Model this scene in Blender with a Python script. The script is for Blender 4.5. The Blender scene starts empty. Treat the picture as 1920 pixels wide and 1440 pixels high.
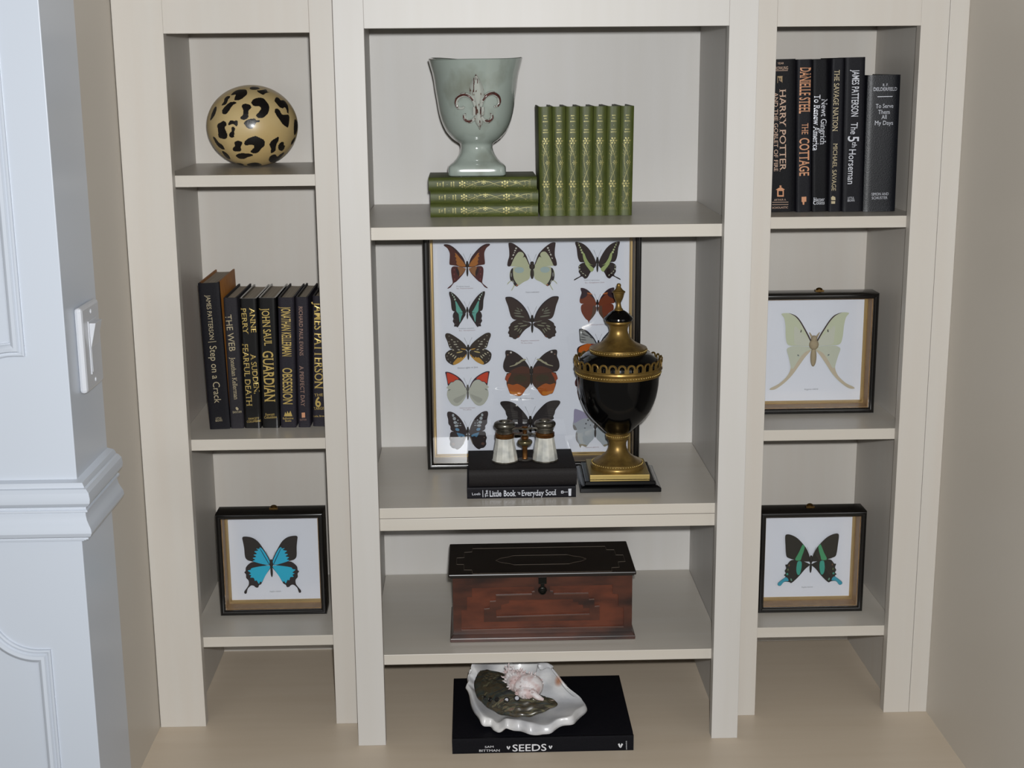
import bpy, math, random
from mathutils import Vector, Matrix
from mathutils.geometry import tessellate_polygon
from mathutils import noise as mnoise

# ------------------------------------------------------------------ camera, light, exposure
sc = bpy.context.scene
CAM = Vector((0.15173, -2.04284, 1.05062))
RIGHT = Vector((0.999566, -0.028244, -0.008346))
UP = Vector((0.014389, 0.221078, 0.975150))
FWD = Vector((0.025697, 0.974847, -0.221389))
FPX = 2615.4
cd = bpy.data.cameras.new('camera')
cam = bpy.data.objects.new('camera', cd)
sc.collection.objects.link(cam)
sc.camera = cam
cd.sensor_width = 36.0
cd.lens = FPX * 36.0 / 1920.0
cd.clip_start = 0.05
cam.matrix_world = Matrix(((RIGHT.x, UP.x, -FWD.x, CAM.x), (RIGHT.y, UP.y, -FWD.y, CAM.y), (RIGHT.z, UP.z, -FWD.z, CAM.z), (0, 0, 0, 1)))

w = bpy.data.worlds.new('room_light')
sc.world = w
w.use_nodes = True
bg = w.node_tree.nodes['Background']
bg.inputs[0].default_value = (1.0, 0.945, 0.84, 1)
bg.inputs[1].default_value = 0.20

def area(name, loc, target, size, power, col, shape='DISK'):
    ld = bpy.data.lights.new(name, 'AREA')
    ld.shape = shape; ld.size = size; ld.energy = power; ld.color = col
    o = bpy.data.objects.new(name, ld)
    sc.collection.objects.link(o)
    o.location = loc
    o.rotation_euler = (Vector(target) - Vector(loc)).to_track_quat('-Z', 'Y').to_euler()
    return o
# the camera's own flash, just above and to the right of the lens
area('flash', CAM + RIGHT * 0.022 + UP * 0.055 - FWD * 0.02, (0.24, 0.1, 0.52), 0.035, 46.5, (0.985, 0.995, 1.0))
# dim daylight of the room comes from the world above

sc.view_settings.view_transform = 'Standard'
sc.view_settings.look = 'None'
sc.view_settings.gamma = 1.0
sc.view_settings.exposure = 0.0
sc.view_settings.use_curve_mapping = False
sc.cycles.sample_clamp_indirect = 6.0
sc.cycles.caustics_reflective = True
sc.cycles.use_guiding = False
sc.cycles.guiding_training_samples = 128
sc.cycles.use_volume_guiding = False
sc.cycles.blur_glossy = 0.0
sc.cycles.max_bounces = 8
sc.cycles.diffuse_bounces = 4
sc.cycles.glossy_bounces = 4
sc.cycles.transparent_max_bounces = 12

# ------------------------------------------------------------------ measured frame of the place (metres; Y into the wall, Z up from the ledge)
W = 0.52
OL, OR, TOPC, BACK, REC, TSH, XI = -0.0434, 0.5616, 1.1059, 0.3812, 0.0786, 0.021, 0.5396
C1, C1B, C2, C2M, C2B, C3, C3B = 0.8216, 0.8027, 0.3876, 0.3706, 0.3510, 0.1449, 0.1279
LO, LI, LR, LTOP, LXI, LA, LAB, LB, LBB, LC, LCB = -0.3741, -0.2993, -0.0859, 1.1029, -0.3215, 0.8950, 0.8774, 0.4811, 0.4631, 0.1473, 0.1300
RL, RI, RO, RTOP, RXI, RA, RAB, RB, RBB, RC, RCB, RSEAM = 0.6054, 0.8202, 0.8921, 1.1060, 0.8403, 0.8219, 0.8038, 0.4823, 0.4645, 0.1457, 0.1281, 0.8627

def at(u, v, X=None, Y=None, Z=None):
    d = RIGHT * ((u - 960) / FPX) + UP * ((720 - v) / FPX) + FWD
    for i, c in enumerate((X, Y, Z)):
        if c is not None:
            return CAM + d * ((c - CAM[i]) / d[i])

# ------------------------------------------------------------------ materials
def lin(c):
    c = c / 255.0
    return c / 12.92 if c <= 0.04045 else ((c + 0.055) / 1.055) ** 2.4
def rgb(c):
    k = 0.68
    return (lin(c[0]) * k, lin(c[1]) * k, lin(c[2]) * k, 1)
_m = {}
def mat(name, col, rough=0.5, metal=0.0, spec=0.5, coat=0.0, col2=None, scale=(20, 20, 20), lo=0.35, hi=0.65, bump=0.0, bscale=None, detail=4, coat_rough=0.08, rough2=None, sheen=0):
    if name in _m: return _m[name]
    m = bpy.data.materials.new(name); m.use_nodes = True
    nt = m.node_tree; b = nt.nodes['Principled BSDF']
    b.inputs['Base Color'].default_value = rgb(col)
    b.inputs['Roughness'].default_value = rough
    b.inputs['Metallic'].default_value = metal
    b.inputs['Specular IOR Level'].default_value = spec * 0.75
    b.inputs['Coat Weight'].default_value = coat
    b.inputs['Coat Roughness'].default_value = coat_rough
    b.inputs['Sheen Weight'].default_value = sheen
    if col2 is not None or bump:
        tc = nt.nodes.new('ShaderNodeTexCoord')
        mp = nt.nodes.new('ShaderNodeMapping'); mp.inputs['Scale'].default_value = scale
        nt.links.new(tc.outputs['Object'], mp.inputs[0])
        nz = nt.nodes.new('ShaderNodeTexNoise'); nz.inputs['Scale'].default_value = 1.0; nz.inputs['Detail'].default_value = detail
        nt.links.new(mp.outputs[0], nz.inputs[0])
        if col2 is not None:
            cr = nt.nodes.new('ShaderNodeValToRGB')
            cr.color_ramp.elements[0].position = lo; cr.color_ramp.elements[0].color = rgb(col)
            cr.color_ramp.elements[1].position = hi; cr.color_ramp.elements[1].color = rgb(col2)
            nt.links.new(nz.outputs['Fac'], cr.inputs[0]); nt.links.new(cr.outputs[0], b.inputs['Base Color'])
            if rough2 is not None:
                mr = nt.nodes.new('ShaderNodeMapRange'); mr.inputs[1].default_value = lo; mr.inputs[2].default_value = hi
                mr.inputs[3].default_value = rough; mr.inputs[4].default_value = rough2
                nt.links.new(nz.outputs['Fac'], mr.inputs[0]); nt.links.new(mr.outputs[0], b.inputs['Roughness'])
        if bump:
            if bscale:
                mp2 = nt.nodes.new('ShaderNodeMapping'); mp2.inputs['Scale'].default_value = bscale
                nt.links.new(tc.outputs['Object'], mp2.inputs[0])
                n2 = nt.nodes.new('ShaderNodeTexNoise'); n2.inputs['Scale'].default_value = 1.0; n2.inputs['Detail'].default_value = 3
                nt.links.new(mp2.outputs[0], n2.inputs[0]); src = n2
            else: src = nz
            bp = nt.nodes.new('ShaderNodeBump'); bp.inputs['Strength'].default_value = bump; bp.inputs['Distance'].default_value = 0.0006
            nt.links.new(src.outputs['Fac'], bp.inputs['Height']); nt.links.new(bp.outputs[0], b.inputs['Normal'])
    _m[name] = m
    return m
def glass_mat():
    m = bpy.data.materials.new('clear_pane'); m.use_nodes = True
    nt = m.node_tree; nt.nodes.clear()
    out = nt.nodes.new('ShaderNodeOutputMaterial'); mx = nt.nodes.new('ShaderNodeMixShader')
    tr = nt.nodes.new('ShaderNodeBsdfTransparent'); gl = nt.nodes.new('ShaderNodeBsdfGlossy'); gl.inputs['Roughness'].default_value = 0.0
    lw = nt.nodes.new('ShaderNodeLayerWeight'); lw.inputs[0].default_value = 0.5
    pw = nt.nodes.new('ShaderNodeMath'); pw.operation = 'POWER'; pw.inputs[1].default_value = 5
    ma = nt.nodes.new('ShaderNodeMath'); ma.operation = 'MULTIPLY_ADD'; ma.inputs[1].default_value = 0.95; ma.inputs[2].default_value = 0.045
    tr.inputs[0].default_value = (0.97, 0.98, 0.985, 1)
    nt.links.new(lw.outputs['Facing'], pw.inputs[0]); nt.links.new(pw.outputs[0], ma.inputs[0]); nt.links.new(ma.outputs[0], mx.inputs[0])
    nt.links.new(tr.outputs[0], mx.inputs[1]); nt.links.new(gl.outputs[0], mx.inputs[2]); nt.links.new(mx.outputs[0], out.inputs[0])
    return m
GLASS = glass_mat()
MAPLE = mat('cream_maple', (210, 207, 203), 0.46, col2=(206, 202, 196), scale=(40, 40, 2.5), lo=0.25, hi=0.8, spec=0.5)
MAPLE_H = mat('cream_maple_shelf', (211, 205, 195), 0.34, col2=(207, 199, 187), scale=(2.5, 40, 40), lo=0.25, hi=0.8, spec=0.5)
MAPLE_S = mat('cream_maple_warm_lit', (210, 205, 197), 0.46, col2=(207, 199, 189), scale=(40, 40, 2.5), lo=0.25, hi=0.8, spec=0.5)  # same maple; warm room light on the side bookcases tinted into its colour
LEDGE = mat('cream_ledge', (216, 201, 181), 0.40, col2=(210, 194, 173), scale=(3, 40, 40), lo=0.3, hi=0.75)
WALLM = mat('beige_paint', (216, 208, 196), 0.42, bump=0.05, scale=(300, 300, 300))
WHITEP = mat('white_gloss_paint', (214, 222, 234), 0.3, spec=0.5)
BLACKF = mat('black_lacquer_frame', (20, 18, 17), 0.22, coat=0.4)
GILT = mat('gold_liner', (168, 128, 82), 0.45, metal=0.0, col2=(150, 112, 68), scale=(90, 90, 90))
GILTB = mat('gilt_fillet', (214, 180, 120), 0.3, metal=0.7)
PAPER = mat('white_card', (242, 243, 252), 0.8, spec=0.2)

# ------------------------------------------------------------------ mesh helpers
col = sc.collection
class MB:
    def __init__(s): s.v = []; s.f = []; s.m = []; s.cur = 0
    def add(s, vs, fs, mi=None):
        n = len(s.v); s.v += [tuple(a) for a in vs]
        s.f += [tuple(n + i for i in f) for f in fs]; s.m += [s.cur if mi is None else mi] * len(fs)
        return s
    def box(s, x0, x1, y0, y1, z0, z1, mi=None):
        vs = [(x, y, z) for z in (z0, z1) for y in (y0, y1) for x in (x0, x1)]
        return s.add(vs, [(0, 2, 3, 1), (4, 5, 7, 6), (0, 1, 5, 4), (2, 6, 7, 3), (0, 4, 6, 2), (1, 3, 7, 5)], mi)
    def lathe(s, prof, seg=48, c=(0, 0, 0), mi=None, n=None, wave=None, cap=True, phase=0.0, sy=1.0):
        vs = []
        for j, pr in enumerate(prof):
            r, z = pr[0], pr[1]
            e = pr[2] if len(pr) > 2 else 2.0
            for k in range(seg):
                a = 2 * math.pi * k / seg + phase
                ca, sa = math.cos(a), math.sin(a)
                q = (abs(ca) ** e + abs(sa) ** e) ** (-1.0 / e)
                dz = wave(a, j) if wave else 0
                vs.append((c[0] + r * q * ca, c[1] + r * q * sa * sy, c[2] + z + dz))
        fs = []
        for j in range(len(prof) - 1):
            for k in range(seg):
                a, b = j * seg + k, j * seg + (k + 1) % seg
                fs.append((a, b, b + seg, a + seg))
        if cap:
            if prof[0][0] > 1e-6: fs.append(tuple(range(seg))[::-1])
            if prof[-1][0] > 1e-6: fs.append(tuple((len(prof) - 1) * seg + k for k in range(seg)))
        return s.add(vs, fs, mi)
    def tube(s, pts, rad, seg=8, mi=None, closed=False, flat=1.0):
        pts = [Vector(p) for p in pts]; n = len(pts)
        rs = rad if isinstance(rad, (list, tuple)) else [rad] * n
        vs = []; up0 = None
        for i, p in enumerate(pts):
            a = pts[(i - 1) % n] if (closed or i > 0) else p
            b = pts[(i + 1) % n] if (closed or i < n - 1) else p
            d = (b - a)
            d = d.normalized() if d.length > 1e-9 else Vector((0, 0, 1))
            if up0 is None:
                up0 = Vector((0, 1, 0)) if abs(d.y) < 0.9 else Vector((1, 0, 0))
            x = d.cross(up0)
            x = x.normalized() if x.length > 1e-6 else d.orthogonal().normalized()
            y = x.cross(d).normalized(); up0 = y
            for k in range(seg):
                t = 2 * math.pi * k / seg
                vs.append(p + x * (math.cos(t) * rs[i]) + y * (math.sin(t) * rs[i] * flat))
        fs = []
        for i in range(n if closed else n - 1):
            for k in range(seg):
                a, b = i * seg + k, i * seg + (k + 1) % seg
                c_, d_ = ((i + 1) % n) * seg + (k + 1) % seg, ((i + 1) % n) * seg + k
                fs.append((a, b, c_, d_))
        if not closed:
            fs.append(tuple(range(seg))[::-1]); fs.append(tuple((n - 1) * seg + k for k in range(seg)))
        return s.add(vs, fs, mi)
    def ell(s, c, r, seg=16, rings=10, mi=None, rot=None):
        vs = []; fs = []
        for j in range(rings + 1):
            ph = math.pi * j / rings
            for k in range(seg):
                a = 2 * math.pi * k / seg
                v = Vector((r[0] * math.sin(ph) * math.cos(a), r[1] * math.sin(ph) * math.sin(a), r[2] * math.cos(ph)))
                if rot: v.rotate(rot)
                vs.append(v + Vector(c))
        for j in range(rings):
            for k in range(seg):
                a, b = j * seg + k, j * seg + (k + 1) % seg
                fs.append((a, a + seg, b + seg, b))
        return s.add(vs, fs, mi)
    def prism(s, loops, h0, h1, mp, mi=None, mside=None):
        """2D loops (first outer, others holes) between heights h0 and h1; mp(x, y, h) -> point"""
        flat = [p for l in loops for p in l]
        tri = tessellate_polygon([[Vector((p[0], p[1], 0)) for p in l] for l in loops])
        n = len(flat)
        vs = [mp(p[0], p[1], h1) for p in flat] + [mp(p[0], p[1], h0) for p in flat]
        fs = [tuple(t) for t in tri] + [tuple(i + n for i in t[::-1]) for t in tri]
        s.add(vs, fs, mi)
        base = len(s.v) - len(vs); o = 0; sides = []
        for l in loops:
            k = len(l)
            for i in range(k):
                a, b = base + o + i, base + o + (i + 1) % k
                sides.append((a, b, b + n, a + n))
            o += k
        s.f += sides; s.m += [s.cur if (mside is None and mi is None) else (mside if mside is not None else mi)] * len(sides)
        return s
    def ring(s, x0, x1, z0, z1, prof, mi=None):
        """rectangular frame in the XZ plane; prof = closed list of (inset, y)"""
        vs = []
        for o, y in prof:
            vs += [(x0 + o, y, z0 + o), (x1 - o, y, z0 + o), (x1 - o, y, z1 - o), (x0 + o, y, z1 - o)]
        n = len(prof); fs = []
        for i in range(n):
            j = (i + 1) % n
            for k in range(4):
                l = (k + 1) % 4
                fs.append((i * 4 + k, i * 4 + l, j * 4 + l, j * 4 + k))
        return s.add(vs, fs, mi)
    def build(s, name, mats, parent=None, smooth=False, bevel=0.0, angle=35, fix=True, world=False):
        me = bpy.data.meshes.new(name)
        if world and parent is not None:
            bpy.context.view_layer.update()
            iw = parent.matrix_world.inverted()
            s.v = [tuple(iw @ Vector(p)) for p in s.v]
        me.from_pydata(s.v, [], s.f)
        if not isinstance(mats, (list, tuple)): mats = [mats]
        for m in mats: me.materials.append(m)
        if len(mats) > 1: me.polygons.foreach_set('material_index', s.m)
        if fix:
            import bmesh
            b = bmesh.new(); b.from_mesh(me); bmesh.ops.recalc_face_normals(b, faces=b.faces); b.to_mesh(me); b.free()
        if smooth:
            me.polygons.foreach_set('use_smooth', [True] * len(me.polygons))
            me.set_sharp_from_angle(angle=math.radians(angle))
        me.update()
        o = bpy.data.objects.new(name, me); col.objects.link(o)
        if parent is not None:
            o.parent = parent
        if bevel:
            bm_ = o.modifiers.new('soft_edges', 'BEVEL'); bm_.width = bevel; bm_.segments = 2; bm_.limit_method = 'ANGLE'; bm_.angle_limit = math.radians(50)
        return o
def tag(o, label=None, cat=None, group=None, kind=None):
    if label: o['label'] = label
    if cat: o['category'] = cat
    if group: o['group'] = group
    if kind: o['kind'] = kind
    return o
def thing(name, label, cat, loc=(0, 0, 0), rot=(0, 0, 0), group=None):
    o = bpy.data.objects.new(name, None); col.objects.link(o)
    o.empty_display_size = 0.05
    o.location = loc; o.rotation_euler = rot
    bpy.context.view_layer.update()
    return tag(o, label, cat, group)
def smoothloop(pts, k=4):
    n = len(pts); out = []
    for i in range(n):
        p0, p1, p2, p3 = pts[i - 1], pts[i], pts[(i + 1) % n], pts[(i + 2) % n]
        for j in range(k):
            t = j / k
            out.append(tuple(0.5 * ((2 * p1[a]) + (-p0[a] + p2[a]) * t + (2 * p0[a] - 5 * p1[a] + 4 * p2[a] - p3[a]) * t * t + (-p0[a] + 3 * p1[a] - 3 * p2[a] + p3[a]) * t ** 3) for a in range(len(p1))))
    return out
def spline(pts, k=6):
    out = []; n = len(pts)
    for i in range(n - 1):
        p0, p1, p2, p3 = pts[max(i - 1, 0)], pts[i], pts[i + 1], pts[min(i + 2, n - 1)]
        for j in range(k):
            t = j / k
            out.append(tuple(0.5 * ((2 * p1[a]) + (-p0[a] + p2[a]) * t + (2 * p0[a] - 5 * p1[a] + 4 * p2[a] - p3[a]) * t * t + (-p0[a] + 3 * p1[a] - 3 * p2[a] + p3[a]) * t ** 3) for a in range(len(p1))))
    out.append(tuple(pts[-1])); return out

# lettering: outlines of the built-in font, with bracket serifs added where asked
_tc = {}
def glyphs(s, serif=False, bold=0.0):
    key = (s, serif, bold)
    if key in _tc: return _tc[key]
    cu = bpy.data.curves.new('lettering', 'FONT'); cu.body = s; cu.size = 1.0; cu.fill_mode = 'FRONT'; cu.resolution_u = 3
    cu.offset = bold
    o = bpy.data.objects.new('lettering_tmp', cu); col.objects.link(o)
    dg = bpy.context.evaluated_depsgraph_get()
    me = o.evaluated_get(dg).to_mesh()
    vs = [(v.co.x, v.co.y) for v in me.vertices]; fs = [tuple(p.vertices) for p in me.polygons]
    if serif and vs:
        cnt = {}
        for f in fs:
            for i in range(len(f)):
                e = tuple(sorted((f[i], f[(i + 1) % len(f)]))); cnt[e] = cnt.get(e, 0) + 1
        ymax = max(v[1] for v in vs); 
        add = []
        for (a, b), c in cnt.items():
            if c != 1: continue
            (xa, ya), (xb, yb) = vs[a], vs[b]
            L = abs(xa - xb)
            if abs(ya - yb) < 0.004 and 0.05 < L < 0.19 and (abs(ya) < 0.02 or ya > 0.45):
                add.append((min(xa, xb), max(xa, xb), ya))
        for x0, x1, y in add:
            t = 0.045 if abs(y) < 0.02 else -0.045
            n = len(vs); e = 0.065
            vs += [(x0 - e, y), (x1 + e, y), (x1 + e, y + t), (x0 - e, y + t)]
            fs.append((n, n + 1, n + 2, n + 3))
    o.evaluated_get(dg).to_mesh_clear()
    bpy.data.objects.remove(o); bpy.data.curves.remove(cu)
    _tc[key] = (vs, fs)
    return _tc[key]
_cap = None
def put_text(mb, s, p0, p1, h, mp, serif=False, bold=0.0, mi=None):
    """text s between 2D points p0 and p1 (its middle line), capital height h; mp(x, y) -> 3D point"""
    global _cap
    vs, fs = glyphs(s, serif, bold)
    if not vs: return
    if _cap is None:
        cv, _ = glyphs('H'); _cap = max(v[1] for v in cv)
    x0 = min(v[0] for v in vs); x1 = max(v[0] for v in vs)
    d = Vector((p1[0] - p0[0], p1[1] - p0[1])); L = d.length; d = d / L; n = Vector((-d.y, d.x))
    out = []
    for x, y in vs:
        a = (x - x0) / (x1 - x0) * L; b = (y / _cap - 0.5) * h
        out.append(mp(p0[0] + d.x * a + n.x * b, p0[1] + d.y * a + n.y * b))
    mb.add(out, fs, mi)

# ------------------------------------------------------------------ the setting
ZB, ZT = -0.02, 1.42
def struct(name, mb, m, **k):
    return tag(mb.build(name, m, **k), kind='structure')
struct('wall_back', MB().box(LO - 0.6, RO + 0.3, 0.400, 0.42, -0.06, ZT), WALLM)
struct('wall_left', MB().box(LO - 0.05, LO, -0.1155, 0.400, 0.0, ZT), WALLM)
struct('wall_right', MB().box(RO, RO + 0.08, -1.15, 0.400, 0.0, ZT), WALLM)
struct('wall_pilaster', MB().box(-1.15, LO + 0.001, -0.272, -0.1157, -0.06, ZT), WHITEP, bevel=0.0012)
led = MB().box(LO, RO, -0.27, 0.400, -0.04, 0.0).build('countertop', LEDGE)
tag(led, 'wide cream ledge under all three bookcases', 'countertop')

# chair rail wrapping the pilaster corner
prof = [(0.0, 0.5290), (0.0090, 0.5265), (0.0115, 0.5225), (0.0120, 0.5205), (0.0150, 0.5195), (0.0190, 0.5150), (0.0205, 0.5070), (0.0195, 0.5010), (0.0160, 0.4965), (0.0125, 0.4945),
        (0.0125, 0.4915), (0.0145, 0.4905), (0.0145, 0.4880), (0.0110, 0.4865), (0.0110, 0.4825), (0.0125, 0.4760), (0.0155, 0.4705), (0.0185, 0.4655), (0.0190, 0.4600), (0.0165, 0.4550), (0.0125, 0.4525), (0.0125, 0.4500), (0.0085, 0.4495), (0.0085, 0.4475), (0.0040, 0.4465), (0.0040, 0.4450), (0.0, 0.4445)]
mb = MB(); vs = []
for p, z in prof: vs += [(-1.15, -0.272 - p, z), (LO + 0.001 + p, -0.272 - p, z), (LO + 0.001 + p, -0.1160, z)]
n = len(prof); fs = []
for i in range(n - 1):
    for k in range(2): fs.append((i * 3 + k, i * 3 + k + 1, i * 3 + 4 + k, i * 3 + 3 + k))
fs.append(tuple(i * 3 + 2 for i in range(n))); mb.add(vs, fs)
struct('trim_1', mb, WHITEP, smooth=True, angle=28)

# applied panel mouldings on the pilaster front
def moulding(path, name):
    pr = [(0.0, 0.0), (0.0, 0.004), (0.002, 0.006), (0.0045, 0.0045), (0.0055, 0.0045), (0.0075, 0.0085), (0.0115, 0.0095), (0.0150, 0.0075), (0.0165, 0.0040), (0.0180, 0.0035), (0.0180, 0.0)]
    n = len(path); P = [Vector(p) for p in path]; vs = []
    for i in range(n):
        d0 = (P[i] - P[i - 1]).normalized() if i > 0 else (P[1] - P[0]).normalized()
        d1 = (P[i + 1] - P[i]).normalized() if i < n - 1 else d0
        n0 = Vector((-d0.y, d0.x)); n1 = Vector((-d1.y, d1.x)); m_ = (n0 + n1).normalized(); k = 1.0 / max(0.35, m_.dot(n0))
        for o, h in pr: vs.append((P[i].x + m_.x * o * k, -0.272 - h, P[i].y + m_.y * o * k))
    q = len(pr); fs = []
    for i in range(n - 1):
        for j in range(q - 1): fs.append((i * q + j, i * q + j + 1, (i + 1) * q + j + 1, (i + 1) * q + j))
    m = MB(); m.add(vs, fs)
    struct(name, m, WHITEP, smooth=True, angle=40)
def arc(cx, cz, r, a0, a1, k=14): return [(cx + r * math.cos(math.radians(a0 + (a1 - a0) * i / k)), cz + r * math.sin(math.radians(a0 + (a1 - a0) * i / k))) for i in range(k + 1)]
moulding([(-0.4260, -0.05), (-0.4260, 0.2915)] + arc(-0.441, 0.3515, 0.060, -90, -180) + [(-0.501, 0.372), (-1.15, 0.372)], 'trim_2')
moulding([(-1.15, 0.612), (-0.501, 0.612)] + arc(-0.441, 0.6345, 0.060, 180, 90) + [(-0.4260, 0.6945), (-0.4260, ZT)], 'trim_3')

# light switch on the inner face of the pilaster
SWM = mat('white_plastic', (216, 219, 226), 0.28)
t = thing('light_switch', 'white rocker light switch on the inner side of the white pilaster', 'light switch', (LO + 0.001, -0.186, 0.6905))
MB().box(0, 0.0105, -0.043, 0.043, -0.0575, 0.0575).build('switch_plate', SWM, t, bevel=0.0045)
MB().box(0.0105, 0.0120, -0.019, 0.019, -0.036, 0.036).build('rocker_bezel', SWM, t, bevel=0.0005)
mb = MB(); mb.add([(0.0120, -0.0165, -0.033), (0.0120, 0.0165, -0.033), (0.0120, 0.0165, 0.033), (0.0120, -0.0165, 0.033), (0.0128, -0.0165, -0.033), (0.0128, 0.0165, -0.033), (0.0205, 0.0165, 0.033), (0.0205, -0.0165, 0.033), (0.0128, -0.0165, 0.0), (0.0128, 0.0165, 0.0)],
       [(4, 5, 9, 8), (8, 9, 6, 7), (0, 1, 5, 4), (3, 7, 6, 2), (0, 4, 8, 7, 3), (1, 2, 6, 9, 5), (0, 3, 2, 1)])
mb.build('rocker', SWM, t, bevel=0.0005)
for z in (-0.0465, 0.0465):
    m = MB(); m.ell((0.0105, 0, z), (0.0016, 0.0032, 0.0032), 12, 8); m.build('screw', SWM, t, smooth=True)

# ------------------------------------------------------------------ bookcases
def bookcase(label, yf, x_out0, x_in0, x_in1, x_out1, xi0, xi1, ztop, shelves, seam=None, mv=None):
    mv = mv or MAPLE
    t = thing('bookcase', label, 'bookcase', ((x_out0 + x_out1) / 2, yf, 0), group='built-in bookcases of the alcove')
    def B(name, *a, m=None, bev=0.0006):
        return MB().box(*a).build(name, m or mv, t, world=True, bevel=bev)
    yb = yf + 0.0205
    B('stile', x_out0, x_in0, yf, yb, 0.0, ZT)
    if seam:
        B('stile', x_in1, seam - 0.0003, yf, yb, 0.0, ZT); B('filler_strip', seam + 0.0003, x_out1, yf + 0.0004, yb, 0.0, ZT)
    else: B('stile', x_in1, x_out1, yf, yb, 0.0, ZT)
    B('top_rail', x_in0, x_in1, yf, yb, ztop, ZT)
    B('side_panel', x_out0, xi0, yb, BACK, 0.0, ZT - 0.02); B('side_panel', xi1, x_out1, yb, BACK, 0.0, ZT - 0.02)
    B('back_panel', x_out0, x_out1, BACK, BACK + 0.009, 0.0, ZT - 0.02)
    B('top_panel', xi0, xi1, yb, BACK, ztop + 0.012, ztop + 0.03, m=MAPLE_H)
    for z0, z1 in shelves: B('shelf', xi0 + 0.0004, xi1 - 0.0004, yf + TSH, BACK - 0.001, z0, z1, m=MAPLE_H)
    return t
bookcase('wide cream bookcase in the middle, holding the urn, the cup and the wooden box', 0.0, OL, 0.0, W, OR, -0.0196, XI, TOPC, [(C1B, C1), (C2M + 0.0004, C2), (C2B, C2M - 0.0004), (C3B, C3)])
bookcase('narrow cream bookcase holding the leopard-spotted ball, next to the white pilaster', REC, LO + 0.0011, LI, LR, OL - 0.0006, LXI, -0.0659, LTOP, [(LAB, LA), (LBB, LB), (LCB, LC)], mv=MAPLE_S)
bookcase('narrow cream bookcase against the bare beige side wall, holding the pale moth frame', REC, OR + 0.0006, RL, RI, RO, 0.5854, RXI, RTOP, [(RAB, RA), (RBB, RB), (RCB, RC)], seam=RSEAM, mv=MAPLE_S)

# ------------------------------------------------------------------ pinned butterflies
_wm = {}
def wing_mat(c):
    if c not in _wm:
        _wm[c] = mat('wing_scales_%d' % (len(_wm) + 1), c, 0.75, spec=0.25)
    return _wm[c]
FONTG = mat('grey_print', (120, 120, 128), 0.8)
FONTR = mat('red_print', (160, 122, 126), 0.8)
def unit(pts, tr): return [tr(*p) for p in pts]
def ellipse(cx, cy, rx, ry, rot=0, n=12):
    r = math.radians(rot)
    return [(cx + rx * math.cos(2 * math.pi * i / n) * math.cos(r) - ry * math.sin(2 * math.pi * i / n) * math.sin(r), cy + rx * math.cos(2 * math.pi * i / n) * math.sin(r) + ry * math.sin(2 * math.pi * i / n) * math.cos(r)) for i in range(n)]
def area2(p):
    return sum(p[i - 1][0] * p[i][1] - p[i][0] * p[i - 1][1] for i in range(len(p)))
def butterfly(parent, yp, org, scale, body, fore, hind, bodyc=(40, 34, 30), blen=None, bw=1.0, ant=True, label=None, lift=0.003, feather=False):
    """org/scale: where the tracing coordinates sit; body: (x, y of thorax middle); fore/hind: (base colour, outline, [(colour, kind, data)...])"""
    def W3(x, y): return at(org[0] + x / scale, org[1] + y / scale, Y=yp)
    B0 = W3(*body)
    def tr(x, y):
        p = W3(x, y); return (p.x - B0.x, p.z - B0.z)
    ax = abs(tr(*min(fore[1], key=lambda q: q[0]))[0])                      # half span
    bl = blen or ax * 0.62
    # thorax, abdomen and head with feelers: the butterfly's own body
    m = MB(); y0 = yp - lift - 0.0012
    r = ax * 0.055 * bw
    m.ell((B0.x, y0, B0.z + bl * 0.10), (r * 1.25, r * 1.0, bl * 0.20), 14, 10)
    m.ell((B0.x, y0, B0.z - bl * 0.36), (r * 0.8, r * 0.75, bl * 0.36), 14, 12)
    m.ell((B0.x, y0, B0.z + bl * 0.31), (r * 0.85, r * 0.8, r * 0.9), 12, 8)
    if ant:
        for s in (-1, 1):
            if feather:
                m.tube([(B0.x + s * r * 0.4, y0, B0.z + bl * 0.33), (B0.x + s * r * 1.3, y0 - 0.001, B0.z + bl * 0.55)], [r * 0.35, r * 0.12], 6, flat=0.4)
            else:
                m.tube([(B0.x + s * r * 0.3, y0, B0.z + bl * 0.33), (B0.x + s * ax * 0.09, y0 - 0.001, B0.z + bl * 0.62), (B0.x + s * ax * 0.17, y0 - 0.001, B0.z + bl * 0.92)], [0.00016, 0.00013, 0.00022], 5)
    b = m.build('butterfly', wing_mat(bodyc), parent, smooth=True, world=True)
    if label: b['label'] = label
    for nm, (base, outl, pats), k0 in (('hindwing', hind, 0.0), ('forewing', fore, 0.0009)):
        cols = [base] + [p[0] for p in pats]; mats = [wing_mat(c) for c in cols]
        for s in (-1, 1):
            # each wing rises slightly from the body towards its edge, as a set specimen does
            def mp(x, z, h, s=s):
                xx = x if s < 0 else -x
                return Vector((B0.x + xx, yp - lift + 0.0004 - k0 - h - 0.020 * abs(x) - 0.010 * max(0.0, z) , B0.z + z))
            m = MB()
            P = smoothloop(unit(outl, tr), 3)
            m.prism([P], 0.0, 0.00025, mp, mi=0)
            for i, (c, kind, d) in enumerate(pats):
                q = smoothloop(unit(d, tr), 3) if kind == 'p' else unit(ellipse(*d), tr)
                m.prism([q], 0.0002, 0.0004 + 0.00006 * i, mp, mi=i + 1)
            m.build(nm, mats, b, world=True)
    return b

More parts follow.
